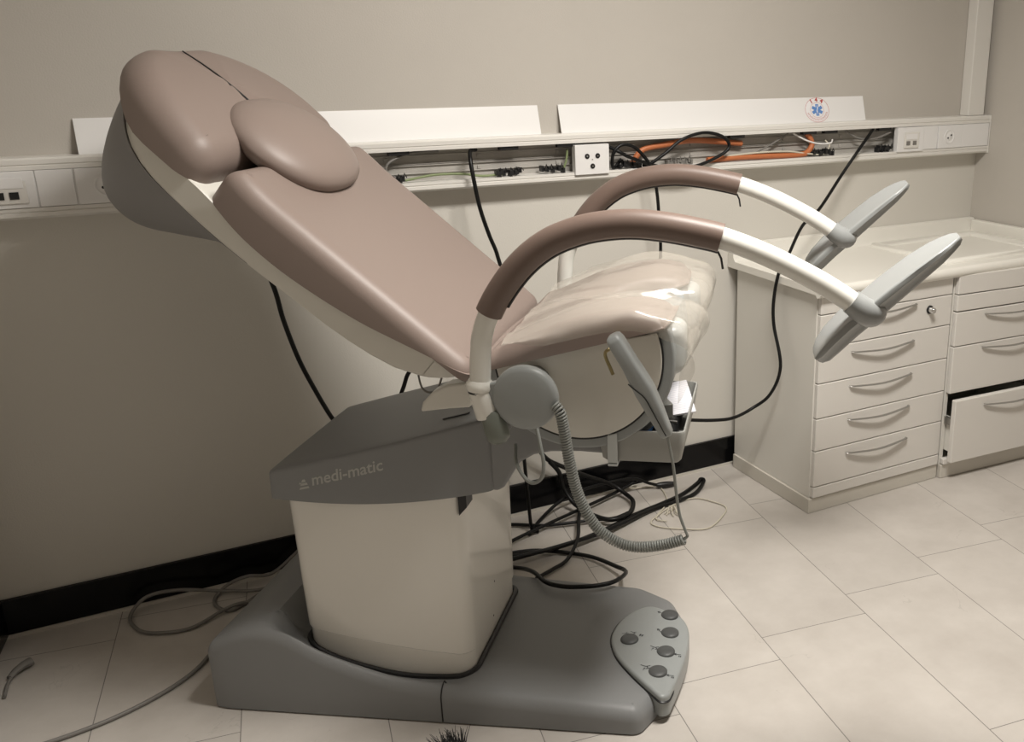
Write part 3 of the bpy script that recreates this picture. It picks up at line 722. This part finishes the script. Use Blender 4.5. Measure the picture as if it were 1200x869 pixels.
# --- seat drum
DC, DR = (-.375, .845), .164
zb = lambda u: .833+(u+.51)*.268
def drum_outline(r, lift=0):
    pts = []
    for k in range(0, 121):
        a = R(20-220*k/120)   # clockwise under
        u, z = DC[0]+r*cos(a), DC[1]+r*sin(a)
        if z < zb(u)+lift: pts.append((u, z))
    return pts
CP(MB().prism(drum_outline(DR, .012), -.238, .238, lambda p, t: Vector((p[0], t, p[1]))), 'drum', M['shell'], ang=40, bevel=.003)
CP(MB().prism(drum_outline(DR+.003, .008), -.2365, .2365, lambda p, t: Vector((p[0], t, p[1]))), 'drum_gap', M['dark'], ang=40)
ro = drum_outline(DR+.024, .008); 
CP(MB().prism(ro, -.233, .233, lambda p, t: Vector((p[0], t, p[1]))), 'drum_rim', M['bluegrey'], ang=40, bevel=.006, seg=3)

# --- seat cushion: U shape
def seat_outline():
    return roundpoly([(-.545, -.255), (-.30, -.262), (-.205, -.255), (-.192, -.225), (-.192, -.115), (-.205, -.09), (-.30, -.07), (-.335, -.04), (-.335, .04), (-.30, .07), (-.205, .09), (-.192, .115), (-.192, .225), (-.205, .255), (-.30, .262), (-.545, .255)], .035, 5, .012)
def dish(u, y): return .036*math.exp(-(y/.085)**2)*sstep(-.50, -.32, u)
def seat_top(u, y): return slerp(u, [-.56, -.51, -.46, -.40, -.34, -.27, -.22, -.18], [.856, .872, .894, .920, .937, .947, .939, .922])-dish(u, y)
def seat_front(y):
    return -.192-.012*(abs(y)/.26)**6-.140*(1-sstep(.055, .10, abs(y)))
b = MB(); NUu, NYy = 44, 72; TT = []; BB = []
for i in range(NUu+1):
    rt, rb = [], []
    for j in range(NYy+1):
        y = -.263*cos(pi*j/NYy); t = .5-.5*cos(pi*i/NUu)
        uf = seat_front(y); ur = -.548
        u = ur+(uf-ur)*t
        # rounded corners in plan
        e = min(.263-abs(y), (uf-u)*(1 if abs(y) > .10 or abs(y) < .055 else .5), (u-ur)+.012)
        r_ = .032; e = max(0, min(r_, e)); dr = r_-math.sqrt(max(0, r_*r_-(r_-e)**2))
        rt.append(b.bm.verts.new((u, y, max(zb(u)+.003, seat_top(u, y)-dr)))); rb.append(b.bm.verts.new((u, y, zb(u))))
    TT.append(rt); BB.append(rb)
for i in range(NUu):
    for j in range(NYy):
        b.bm.faces.new((TT[i][j], TT[i+1][j], TT[i+1][j+1], TT[i][j+1])); b.bm.faces.new((BB[i][j+1], BB[i+1][j+1], BB[i+1][j], BB[i][j]))
bd = [(0, j) for j in range(NYy)]+[(i, NYy) for i in range(NUu)]+[(NUu, j) for j in range(NYy, 0, -1)]+[(i, 0) for i in range(NUu, 0, -1)]
for k in range(len(bd)):
    a, c = bd[k], bd[(k+1) % len(bd)]
    b.bm.faces.new((TT[a[0]][a[1]], TT[c[0]][c[1]], BB[c[0]][c[1]], BB[a[0]][a[1]]))
CP(b, 'seat_cushion', M['vinyl'], ang=60)
# lobe end caps (light grey)
for s in (-1, 1):
    oc = rrect(-.262, -.172, .112 if s > 0 else -.214, .214 if s > 0 else -.112, .03, 6)
    CP(MB().pad(oc, f_uv, lambda u, y: .806, lambda u, y: .905, r=.02, rk=5, inner=4, rb=.02), 'seat_end_cap', M['endcap'], ang=50)

# --- backrest in (s, y, n)
A0 = (-.735, .893); D0 = (-.76, .65); N0 = (.65, .76)
def BR(s, y, n): return Vector((A0[0]+s*D0[0]+n*N0[0], y, A0[1]+s*D0[1]+n*N0[1]))
SS = [-.19, -.16, -.11, -.05, .06, .20, .30, .38, .45, .53, .60, .66, .70, .77]
NT = [.048, .042, .030, .015, -.012, -.030, -.030, -.018, -.010, -.012, -.014, .004, .018, .030]
NB = [.036, .018, -.014, -.042, -.061, -.066, -.069, -.067, -.062, -.057, -.046, -.022, -.004, .008]
nT = lambda s, y=0: slerp(s, SS, NT)
nB = lambda s, y=0: slerp(s, SS, NB)
def back_outline(s0, s1, w, grow=0):
    pts = []
    ws = [(s0, w-.05), (s0+.012, w-.018), (s0+.045, w)]
    return pts
def half_w(s, g=0):
    # half width with rounded crown
    if s < .40: return .286+g
    t = (s-.40)/(.752+g-.40)
    return (.286+g)*max(0, 1-t**2.7)**(1/2.2)
def full_outline(g):
    L = [(-.185-g, -.20), (-.185-g, .20)]
    pts = []
    s0 = -.164-g
    for k in range(7):
        a = R(90*k/6); pts.append((s0, 0))
    pts = pts[::-1]  # from s0 centre side ... to side
    right = [(s0, y) for y in (0, .06, .12, .18)]+pts[0:0]
    corner = [(s0+.06*(1-cos(R(a))), .286+g-.06+.06*sin(R(a))) for a in range(0, 91, 15)]
    side = [(s, half_w(s, g)) for s in [-.10, -.05, 0, .05, .1, .15, .2, .25, .3, .35, .4, .44, .48, .52, .56, .60, .63, .66, .69, .71, .725, .737, .745, .749]]
    side = [p for p in side if p[0] < .752+g]
    half = right+corner+side+[(.752+g, 0)]
    mir = [(s, -y) for s, y in reversed(half[1:-1])]
    return [Vector(p) for p in half+mir]
sh = [Vector((.3+(p.x-.3)*.96 if p.x > .3 else p.x, p.y*(1-.05*sstep(.52, .74, p.x)))) for p in full_outline(-.006)]
rings = []
for d, fn in ((-.05, lambda s: nB(s)-.004), (-.012, lambda s: nB(s)-.003), (-.003, lambda s: nB(s)), (0, lambda s: nB(s)+.004), (0, lambda s: nT(s)+.002), (-.003, lambda s: nT(s)+.004), (-.05, lambda s: nT(s)+.004)):
    k = 1+d/.3
    rings.append([BR(.3+(p.x-.3)*(1+d/.48), p.y*k, fn(.3+(p.x-.3)*(1+d/.48))) for p in sh])
b = MB(); b.ring_loft(rings)
bmesh.ops.triangulate(b.bm, faces=[f for f in b.bm.faces if len(f.verts) > 4])
CP(b, 'backrest_shell', M['shell'], ang=35)
# rear head shell
hs = [p for p in full_outline(.003) if p.x >= .299]
def nD(s): return slerp(s, [.28, .34, .39, .43, .476, .52, .56, .60, .64, .67, .70, .73, .77], [-.066, -.095, -.140, -.172, -.205, -.235, -.254, -.262, -.260, -.240, -.198, -.13, -.04])
half = [p for p in hs if p.y >= 0]; half.sort(key=lambda p: p.x)
b = MB(); rings = []
svals = [.285+.443*k/44 for k in range(45)]
for s in svals:
    w = max(.02, half_w(min(s/.985, .76), -.006))*(1-.05*sstep(.52, .74, s)); r_ = []
    top = nB(s)+.002; bot = min(nD(s), top-.004)
    for k in range(33):
        a = pi*k/32   # from +y side round the bottom to -y
        ca, sa = cos(a), sin(a)
        yy = w*(abs(ca)**.62)*(1 if ca > 0 else -1)
        yy *= (1-.20*sa)
        r_.append(BR(s, yy, top+(bot-top)*sa**.8))
    rings.append(r_)
b.ring_loft(rings, True, True, True)
CP(b, 'head_shell', M['greyd'], ang=60)
# cushions
back_o = [Vector(p) for p in roundpoly([(-.176, -.288), (-.176, .288), (.10, .289), (.36, .290), (.410, .278), (.412, .15), (.414, 0), (.412, -.15), (.410, -.278), (.36, -.290), (.10, -.289)], .040, 7, .02)]
def bt(s, y): return .064-.006*sstep(-.08, -.16, s)*(1-(y/.286)**2)-.008*(1-(y/.286)**2)+.006*sstep(.3, .4, s)
CP(MB().pad(back_o, BR, lambda s, y: nT(s)+.002, bt, r=.036, rk=7, inner=12, center=(.12, 0)), 'back_cushion', M['vinyl'], ang=70)
def head_outline():
    s0 = .436
    corner = [(s0+.05*(1-cos(R(a))), .288-.05+.05*sin(R(a))) for a in range(0, 91, 15)]
    side = [(s, half_w(s)+.004) for s in [.50, .53, .56, .59, .62, .65, .675, .70, .717, .728, .738, .744]]
    half = [(s0, y) for y in (0, .06, .12, .18)]+corner+side+[(.748, .0)]
    return [Vector(p) for p in half+[(s, -y) for s, y in reversed(half[1:-1])]]
def ht(s, y):
    seam = .007*math.exp(-(y/.006)**2)
    return .055+.030*sin(pi*max(0, min(1, (s-.36)/.46)))-.012*(y/.286)**2-seam
ho = head_outline()
CP(MB().pad(ho, BR, lambda s, y: nT(s)+.002, ht, r=.048, rk=9, inner=14, center=(.60, 0)), 'headrest_cushion', M['vinyl'], ang=70)
CP(MB().tube([BR(s, 0.0005, ht(s, 0)+.0012) for s in [.45+.265*k/24 for k in range(25)]], lambda t: .0036-.0022*t, 6), 'cushion_seam', M['dark'])
# neck roll pillow
b = MB(); rings = []
pc = BR(.415, 0, .092)
for i in range(25):
    t = -1+2*i/24; y = .172*math.copysign(abs(t)**.9, t); r_ = max(.012, (1-abs(t)**2.2))**.5
    r2 = []
    for k in range(28):
        a = 2*pi*k/28; sa = math.copysign(abs(sin(a))**.9, sin(a)); 
        r2.append(BR(.424+.130*r_*cos(a), y, .070+.049*r_*sa))
    rings.append(r2)
b.ring_loft(rings)
CP(b, 'neck_pillow', M['vinyl'], ang=70)
# hinge cover (white lever under the backrest) + thin wire ring
hp = [(-.700, .722), (-.694, .742), (-.672, .765), (-.640, .782), (-.585, .790), (-.560, .775), (-.562, .742), (-.575, .738), (-.590, .742), (-.600, .735), (-.640, .731)]
CP(MB().prism(hp, -.235, -.195, lambda p, t: Vector((p[0], t, p[1]))), 'hinge_cover', M['shell'], ang=50, bevel=.006, seg=3)
CP(MB().prism(hp, .195, .235, lambda p, t: Vector((p[0], t, p[1]))), 'hinge_cover', M['shell'], ang=50, bevel=.006, seg=3)
CP(MB().tube(catmull([(-.715, -.18, .812), (-.716, -.185, .785), (-.708, -.19, .757), (-.691, -.19, .749), (-.674, -.19, .762), (-.664, -.188, .790), (-.66, -.18, .81)], 6), .0022, 6), 'wire_ring', M['greycable'])
# backrest mount under the shell (links back to the carrier)
CP(MB().prism([(-.62, .80), (-.70, .84), (-.68, .86), (-.54, .80), (-.50, .72), (-.54, .70), (-.58, .74)], -.10, .10, lambda p, t: Vector((p[0], t, p[1]))), 'backrest_bracket', M['greyd'], bevel=.006)

# --- leg supports
arm_pts = [(-.534, .795), (-.530, .845), (-.527, .885), (-.521, .925), (-.502, .973), (-.472, 1.020), (-.437, 1.060), (-.398, 1.090), (-.357, 1.109), (-.310, 1.122), (-.250, 1.128), (-.190, 1.124), (-.131, 1.114), (-.085, 1.103), (-.015, 1.077), (.058, 1.042), (.105, 1.015), (.140, .992)]
def foot_plate(y0, s):
    # sole plate running from heel to toe; each one is turned a little about its length
    yc = y0+.038
    rho = R(6) if y0 < 0 else R(12)
    H = Vector((.153, yc, .982)); d = Vector((.731, 0, .682)); nn0 = Vector((-.682, 0, .731)); ax = Vector((0, 1, 0))
    nn = nn0*cos(rho)-ax*sin(rho); ww = ax*cos(rho)+nn0*sin(rho)
    b = MB(); rings = []
    ts = [(-.122, .016, .008), (-.118, .026, .013), (-.105, .036, .019), (-.08, .042, .022), (-.04, .045, .023), (.01, .046, .023), (.06, .046, .022), (.11, .044, .020), (.15, .039, .017), (.175, .031, .013), (.190, .022, .010), (.198, .012, .006)]
    for t, w, th in ts:
        c = H+d*t-nn*(1.6*min(0, t+.03)**2+.55*max(0, t-.06)**2)
        r_ = []
        for k in range(24):
            a = 2*pi*k/24
            ca = math.copysign(abs(cos(a))**.45, cos(a)); sa = math.copysign(abs(sin(a))**.45, sin(a))
            lip = -.006*(1-abs(ca)**4)*min(1, w/.04) if sa > 0 else 0      # dished top between side rims
            under = .80+.20*(1 if sa > 0 else 1)*(1 if sa > 0 else .9)
            r_.append(c+ww*(w*ca*(1 if sa > 0 else .62))+nn*(th*sa*(.7 if sa > 0 else 1.25)+lip))
        rings.append(r_)
    b.ring_loft(rings)
    return b
def foot_hub(y0):
    s = 1
    P = [(.128, y0, 1.001), (.146, y0, .988), (.157, y0+.004*s, .981), (.166, y0+.014*s, .978), (.171, y0+.030*s, .980)]
    return MB().tube(catmull(P, 5), lambda t: .0215+.003*sin(pi*min(1, t*.9)), 20)
for sd in (-1, 1):
    y0 = .36*sd
    P = catmull([(u, y0, z) for u, z in arm_pts], 6)
    leg = CP(MB().tube(P, .0192, 18), 'leg_support', M['tube'], ang=50)
    F = [p for p in P if p.x >= -.506 and p.x <= -.086 and p.z > .96]
    CP(MB().tube(F, lambda t: .0248, 20), 'foam_grip', M['foam'], leg, ang=50)
    Z = []
    for i, p in enumerate(F):
        t = (F[min(i+1, len(F)-1)]-F[max(i-1, 0)]).normalized(); n_ = Vector((t.z, 0, -t.x))
        Z.append(p+n_*.0240)
    CP(MB().tube(Z[3:], .0042, 6), 'zip_seam', M['dark'], leg)
    z = Z[-1]
    CP(MB().tube([z, z+Vector((.006, 0, -.012)), z+Vector((.009, 0, -.030))], .002, 6), 'zip_pull', M['dark'], leg)
    fp = CP(foot_plate(y0, sd), 'foot_plate', M['foot'], leg, ang=45)
    CP(foot_hub(y0), 'foot_joint', M['foot'], leg, ang=50)
    # collar, sleeve, clamp pocket
    CP(MB().lathe([(.0195, -.004), (.0235, -.002), (.0255, .004), (.024, .012), (.0195, .018)], (-.533, y0, .822), (.06, 0, 1), 24), 'collar', M['tube'], leg)
    CP(MB().lathe([(.0215, 0), (.0215, .006), (.015, .006)], (-.533, y0, .815), (.06, 0, 1), 24), 'gasket_ring', M['dark'], leg)
    CP(MB().lathe([(.0, 0), (.0215, .0), (.0225, .002), (.0215, .052)], (-.520, y0, .768), (-.26, 0, 1), 24), 'sleeve', M['tube'], leg)
    CP(MB().lathe([(0, 0), (.012, .001), (.020, .008), (.0225, .018), (.0225, .060), (.018, .066), (0, .066)], (-.500, y0, .716), (-.22, 0, 1), 24), 'clamp_pocket', M['greysock'], leg)
    # pivot disc + shaft
    q = -sd
    CP(MB().lathe([(0, -.014), (.052, -.014), (.058, -.010), (.061, -.003), (.061, .006), (.058, .012), (.052, .0155), (.030, .018), (0, .0185)], (-.447, y0+.0*sd, .808), (0, sd, 0), 48), 'pivot_disc', M['bluegrey'], ang=50)
    CP(MB().prism(roundpoly([(-.525, .806), (-.522, .832), (-.47, .845), (-.44, .80), (-.49, .775)], .012, 4, 1), y0-.010, y0+.010, lambda p, t: Vector((p[0], t, p[1]))), 'pivot_link', M['bluegrey'], ang=50, bevel=.004)
    CP(MB().lathe([(.03, 0), (.03, .13)], (-.46, .235*sd, .80), (0, sd, 0), 24), 'pivot_shaft', M['bluegrey'])
    # brackets joining the pocket to the carrier
    CP(MB().bx(-.512, -.486, min(.19*sd, .355*sd), max(.19*sd, .355*sd), .728, .752), 'clamp_bracket', M['grey'], bevel=.01, seg=3)

# --- tray under the seat front
def tray():
    e = []
    u0, u1, y0, y1, z0, z1 = -.345, -.168, -.232, .085, .628, .698
    b = MB()
    outer_t = rrect(u0, u1, y0, y1, .012, 3); outer_b = rrect(u0+.006, u1-.016, y0+.006, y1-.006, .012, 3)
    n = min(len(outer_t), len(outer_b))
    def rp(o, d, cx=(u0+u1)/2, cy=(y0+y1)/2): return [(cx+(x-cx)*(1-d/((u1-u0)/2)), cy+(y-cy)*(1-d/((y1-y0)/2))) for x, y in o]
    R0 = [Vector((cx*1.0, y, z)) for (cx, y), z in zip(rp(outer_t, .010), [z0]*99999)]
    rings = [[Vector((x, y, z0)) for x, y in rp(outer_t, .014)], [Vector((x, y, z0+.006)) for x, y in rp(outer_t, .009)], [Vector((x, y, z1-.004)) for x, y in outer_t], [Vector((x, y, z1)) for x, y in rp(outer_t, .001)],
             [Vector((x, y, z1)) for x, y in rp(outer_t, .004)], [Vector((x, y, z1-.004)) for x, y in rp(outer_t, .005)], [Vector((x, y, z0+.010)) for x, y in rp(outer_t, .013)]]
    b.ring_loft(rings)
    return b
tray_o = CP(tray(), 'tray', M['tray'], ang=35)
CP(MB().bx(-.322, -.302, -.2365, -.2315, .630, .694).bx(-.322, -.302, -.2365, -.20, .6225, .6275), 'latch', M['endcap'], tray_o, bevel=.0015)

# --- holder hook for the handset, loose cable loop
CP(MB().tube(catmull([(-.292, -.238, .905), (-.292, -.30, .903), (-.293, -.345, .900), (-.299, -.35, .896), (-.300, -.35, .886), (-.292, -.35, .866), (-.287, -.35, .853)], 5), .0032, 8), 'hook', M['brass'])
CP(MB().tube(catmull([(-.452, -.235, .745), (-.452, -.28, .735), (-.444, -.29, .690), (-.438, -.29, .645), (-.446, -.288, .612), (-.470, -.285, .604), (-.500, -.26, .628), (-.515, -.21, .65)], 6), .0038, 8), 'cable_loop', M['cordgrey'])

# --- handset (hangs in front of the drum) with coiled cord
hd = empty('hand_control', CH_LOC, TH, label='slim grey hand control hanging beside the white seat drum on a coiled cord', cat='hand control')
def HP(b, name, m, **k): return b.build(name, m, hd, off=OFF, **k)
b = MB(); rings = []
top = Vector((-.283, -.372, .934)); bot = Vector((-.186, -.372, .748)); dv = (bot-top); L = dv.length; dv.normalize(); nv = Vector((dv.z*-1, 0, dv.x))
for t, w, th in ((0, .006, .012), (.015, .0095, .017), (.06, .0115, .020), (.3, .0115, .021), (.45, .0135, .021), (.55, .0145, .020), (.75, .0125, .018), (.92, .010, .015), (.985, .0095, .013), (1, .007, .010)):
    c = top+dv*(L*t)+nv*(.004*sin(pi*t))
    rings.append([c+nv*w*1.22*math.copysign(abs(cos(2*pi*k/24))**.4, cos(2*pi*k/24))+Vector((0, th*math.copysign(abs(sin(2*pi*k/24))**.4, sin(2*pi*k/24)), 0)) for k in range(24)])
b.ring_loft(rings)
HP(b, 'handset_body', M['bluegrey'], ang=50)
HP(MB().tube([top+dv*(L*t)+Vector((0, -.0205, 0))+nv*(-.0135+.016*sstep(.38, .62, t)) for t in [.42+.55*k/16 for k in range(17)]], .0012, 6), 'body_seam', M['dark'])
HP(MB().tube(catmull([bot+Vector((0, 0, .004)), (-.1845, -.372, .735), (-.176, -.372, .689), (-.170, -.372, .63), (-.164, -.372, .590), (-.154, -.372, .560), (-.150, -.372, .548), (-.157, -.372, .541)], 6), .0028, 8), 'lead', M['cordgrey'])
core = catmull([(-.392, -.372, .800), (-.381, -.375, .785), (-.376, -.374, .756), (-.368, -.372, .689), (-.354, -.370, .621), (-.325, -.370, .561), (-.288, -.370, .530), (-.248, -.370, .519), (-.199, -.371, .526), (-.156, -.372, .541)], 14)
# resample by arc length, then wind
def resample(P, n):
    L = [0]
    for a, c in zip(P, P[1:]): L.append(L[-1]+(c-a).length)
    out = []; j = 0
    for i in range(n):
        s = L[-1]*i/(n-1)
        while j < len(P)-2 and L[j+1] < s: j += 1
        t = (s-L[j])/max(1e-9, L[j+1]-L[j]); out.append(P[j].lerp(P[j+1], t))
    return out
turns = 84; PER = 10
core = resample(core, turns*PER+1); hel = []; prev = Vector((0, 1, 0))
for i, p in enumerate(core):
    t = (core[min(i+1, len(core)-1)]-core[max(i-1, 0)]).normalized()
    u = (prev-t*prev.dot(t)).normalized(); prev = u; w = t.cross(u); a = 2*pi*i/PER
    hel.append(p+(u*cos(a)+w*sin(a))*.0088)
HP(MB().tube(hel, .0024, 6), 'coiled_cord', M['cordgrey'], ang=80)

# --- things lying in the tray
def chair_thing(name, u, y, z, label, cat, rz=0):
    return empty(name, (u*Ux+y*Vx+V0*Vx, u*Uy+y*Vy+V0*Vy, z), TH+rz, label=label, cat=cat)
e = chair_thing('pouch', -.235, -.10, .6395, 'black pouch lying at the bottom of the tray under the seat', 'pouch')
MB().pad(rrect(-.055, .040, -.10, .13, .02), f_uv, lambda x, y: 0, lambda x, y: .034+.006*sin(x*70)*cos(y*40), r=.012, rk=4, inner=6, rb=.006).build('body', M['dark'], e)
MB().tube([(-.05, -.02, .0375), (0, -.018, .040), (.04, -.02, .0375)], .003, 6).build('zip', M['greycable'], e)
e = chair_thing('document', -.215, -.005, .683, 'white printed sheet lying tilted on the pouch in the tray', 'document', R(12))
e.rotation_euler = (R(6), R(-8), TH+R(12))
MB().bx(-.060, .040, -.075, .085, 0, .0035).build('sheets', M['paper'], e)
MB().bx(-.066, -.060, -.075, .085, 0, .004).build('fold', M['stick'], e)
e = chair_thing('cap_box', -.243, -.10, .680, 'small brown and grey box with a wire bail lying on the sheet', 'box', R(25))
MB().bx(-.030, .030, -.03, .03, .002, .035).build('box', M['tray'], e, bevel=.003)
MB().tube(catmull([(-.022, 0, .033), (-.028, 0, .05), (-.01, 0, .062), (.012, 0, .052), (.018, 0, .034)], 5), .003, 6).build('bail', M['chrome'], e)
e = chair_thing('blue_packet', -.276, -.175, .6395, 'small bright blue packet at the near end of the tray', 'packet')
MB().bx(-.035, .035, -.03, .03, .001, .047).build('packet', M['bluebox'], e, bevel=.004)

# --- plastic seat cover
cov = empty('plastic_cover', CH_LOC, TH, label='clear wrinkled plastic cover draped over the mauve seat cushion', cat='plastic cover')
def cover():
    b = MB(); nu, nc = 60, 84; G = []
    for i in range(nu+1):
        row = []; t = i/nu
        a = -.515+t*.475
        for j in range(nc+1):
            c = -.305+.61*j/nc
            # across: flat over the seat, then turning down over each side
            dd = abs(c)-.236; sg = 1 if c > 0 else -1
            if dd > 0:
                an = min(dd/.036, R(82)); y = sg*(.236+.036*sin(an)); drop = .036*(1-cos(an))+max(0, dd-.036*an)
            else: y = c; drop = 0
            # loose near edge rises toward the back
            if c < 0: drop *= sstep(-.52, -.40, a)*.85+.15
            uf = -.196-.045*math.exp(-(y/.05)**2)
            valley = .034*math.exp(-(y/.055)**2)*sstep(-.345, -.25, a)
            rad = .046
            if a < uf: u = a; dz = 0
            else:
                d = a-uf; an = min(d/rad, R(118)); u = uf+rad*sin(an); dz = rad*(1-cos(an))
                ex = d-rad*an
                if ex > 0: u -= ex*.45; dz += ex*.88
            z = seat_top(min(u, uf), y)+.012-dz-drop-valley
            # blown-out bag over each lobe front
            front = sstep(-.24, -.17, a)
            side = sstep(.25, .18, abs(y))
            u += front*.010*side*(1-math.exp(-(y/.06)**2))
            P = Vector((a*5, c*26, 1.7)); w1 = noise.noise(P)*.006; w2 = noise.noise(Vector((a*9, c*16, 5.1)))*.003
            rg = (1-abs(noise.noise(Vector((a*3+c*5, c*14-a*5, 3.3)))))**8*.006
            w = max(-.004, w1*.7+w2+rg)
            bl = noise.noise(Vector((u*10, y*14, z*12)))*.010*front
            row.append(b.bm.verts.new((u+bl+w*front, y+(w*sg if dd > 0 else 0), z+w*(1-.7*front))))
        G.append(row)
    for i in range(nu):
        for j in range(nc): b.bm.faces.new((G[i][j], G[i+1][j], G[i+1][j+1], G[i][j+1]))
    return b
cover().build('sheet', M['film'], cov, off=OFF, ang=180)

# ------------------------------------------------------------------ lights
def area(name, loc, size, power, col, spread=180):
    l = bpy.data.lights.new(name, 'AREA'); l.energy = power; l.size = size; l.color = col; l.spread = R(spread)
    o = bpy.data.objects.new(name, l); COL.objects.link(o); o.location = loc
    return o
for (x, y, p, lab) in ((1.0, 1.22, 18.5, 'square ceiling light panel above the chair'), (1.38, 1.22, 18.5, 'square ceiling light panel nearer the drawer cabinets')):
    cl = empty('ceiling_light', (x, y, ZC), label=lab, cat='ceiling light')
    MB().bx(-.20, .20, -.20, .20, -.02, 0).build('housing', M['plate'], cl, bevel=.003)
    MB().bx(-.18, .18, -.18, .18, -.024, -.0205).build('diffuser', emis('lamp_diffuser', (1, .95, .87), 6), cl)
    area('ceiling_lamp', (x, y, 2.472), .34, p, (1, .955, .89), 156)
w = bpy.data.worlds.new('World'); SC.world = w; w.use_nodes = True
w.node_tree.nodes['Background'].inputs[0].default_value = (1, .92, .82, 1)
w.node_tree.nodes['Background'].inputs[1].default_value = .0

GR = {'power_cable': 'black cables hanging from the trunking', 'floor_cable': 'black cables in the tangle behind the chair', 'white_wire': 'thin wires in the open trunking',
      'earth_wire': 'earth wires in the open trunking', 'orange_conduit': 'orange conduits in the trunking', 'terminal_block': 'terminal clips in the open trunking', 'grey_cable': 'grey cords on the floor at left',
      'wall_socket': 'mains sockets on the trunking', 'data_outlet': 'data outlets on the trunking', 'blank_cover': 'blank covers on the trunking', 'ceiling_light': 'ceiling light panels'}
for o in SC.objects:
    k = o.name.split('.')[0]
    if o.parent is None and k in GR: o['group'] = GR[k]

# ------------------------------------------------------------------ camera
cam = bpy.data.cameras.new('camera'); co = bpy.data.objects.new('camera', cam); COL.objects.link(co)
yaw, pitch, roll = .5256, .3138, -.0022
fwd = Vector((sin(yaw)*cos(pitch), cos(yaw)*cos(pitch), -sin(pitch))); right = Vector((cos(yaw), -sin(yaw), 0)); up = right.cross(fwd)
r_ = right*cos(roll)+up*sin(roll); u_ = up*cos(roll)-right*sin(roll)
mw = Matrix.Identity(4)
for i in range(3): mw[i][0] = r_[i]; mw[i][1] = u_[i]; mw[i][2] = -fwd[i]
mw[0][3], mw[1][3], mw[2][3] = 0, 0, 1.4
co.matrix_world = mw
cam.sensor_fit = 'HORIZONTAL'; cam.sensor_width = 36; cam.lens = 36*1137.249/1200
cam.shift_x = -190.97/1200; cam.shift_y = -.9/1200
cam.clip_start = .01
SC.camera = co
SC.view_settings.view_transform = 'Standard'; SC.view_settings.look = 'None'
SC.view_settings.exposure = .38; SC.view_settings.gamma = 1; SC.view_settings.use_curve_mapping = False
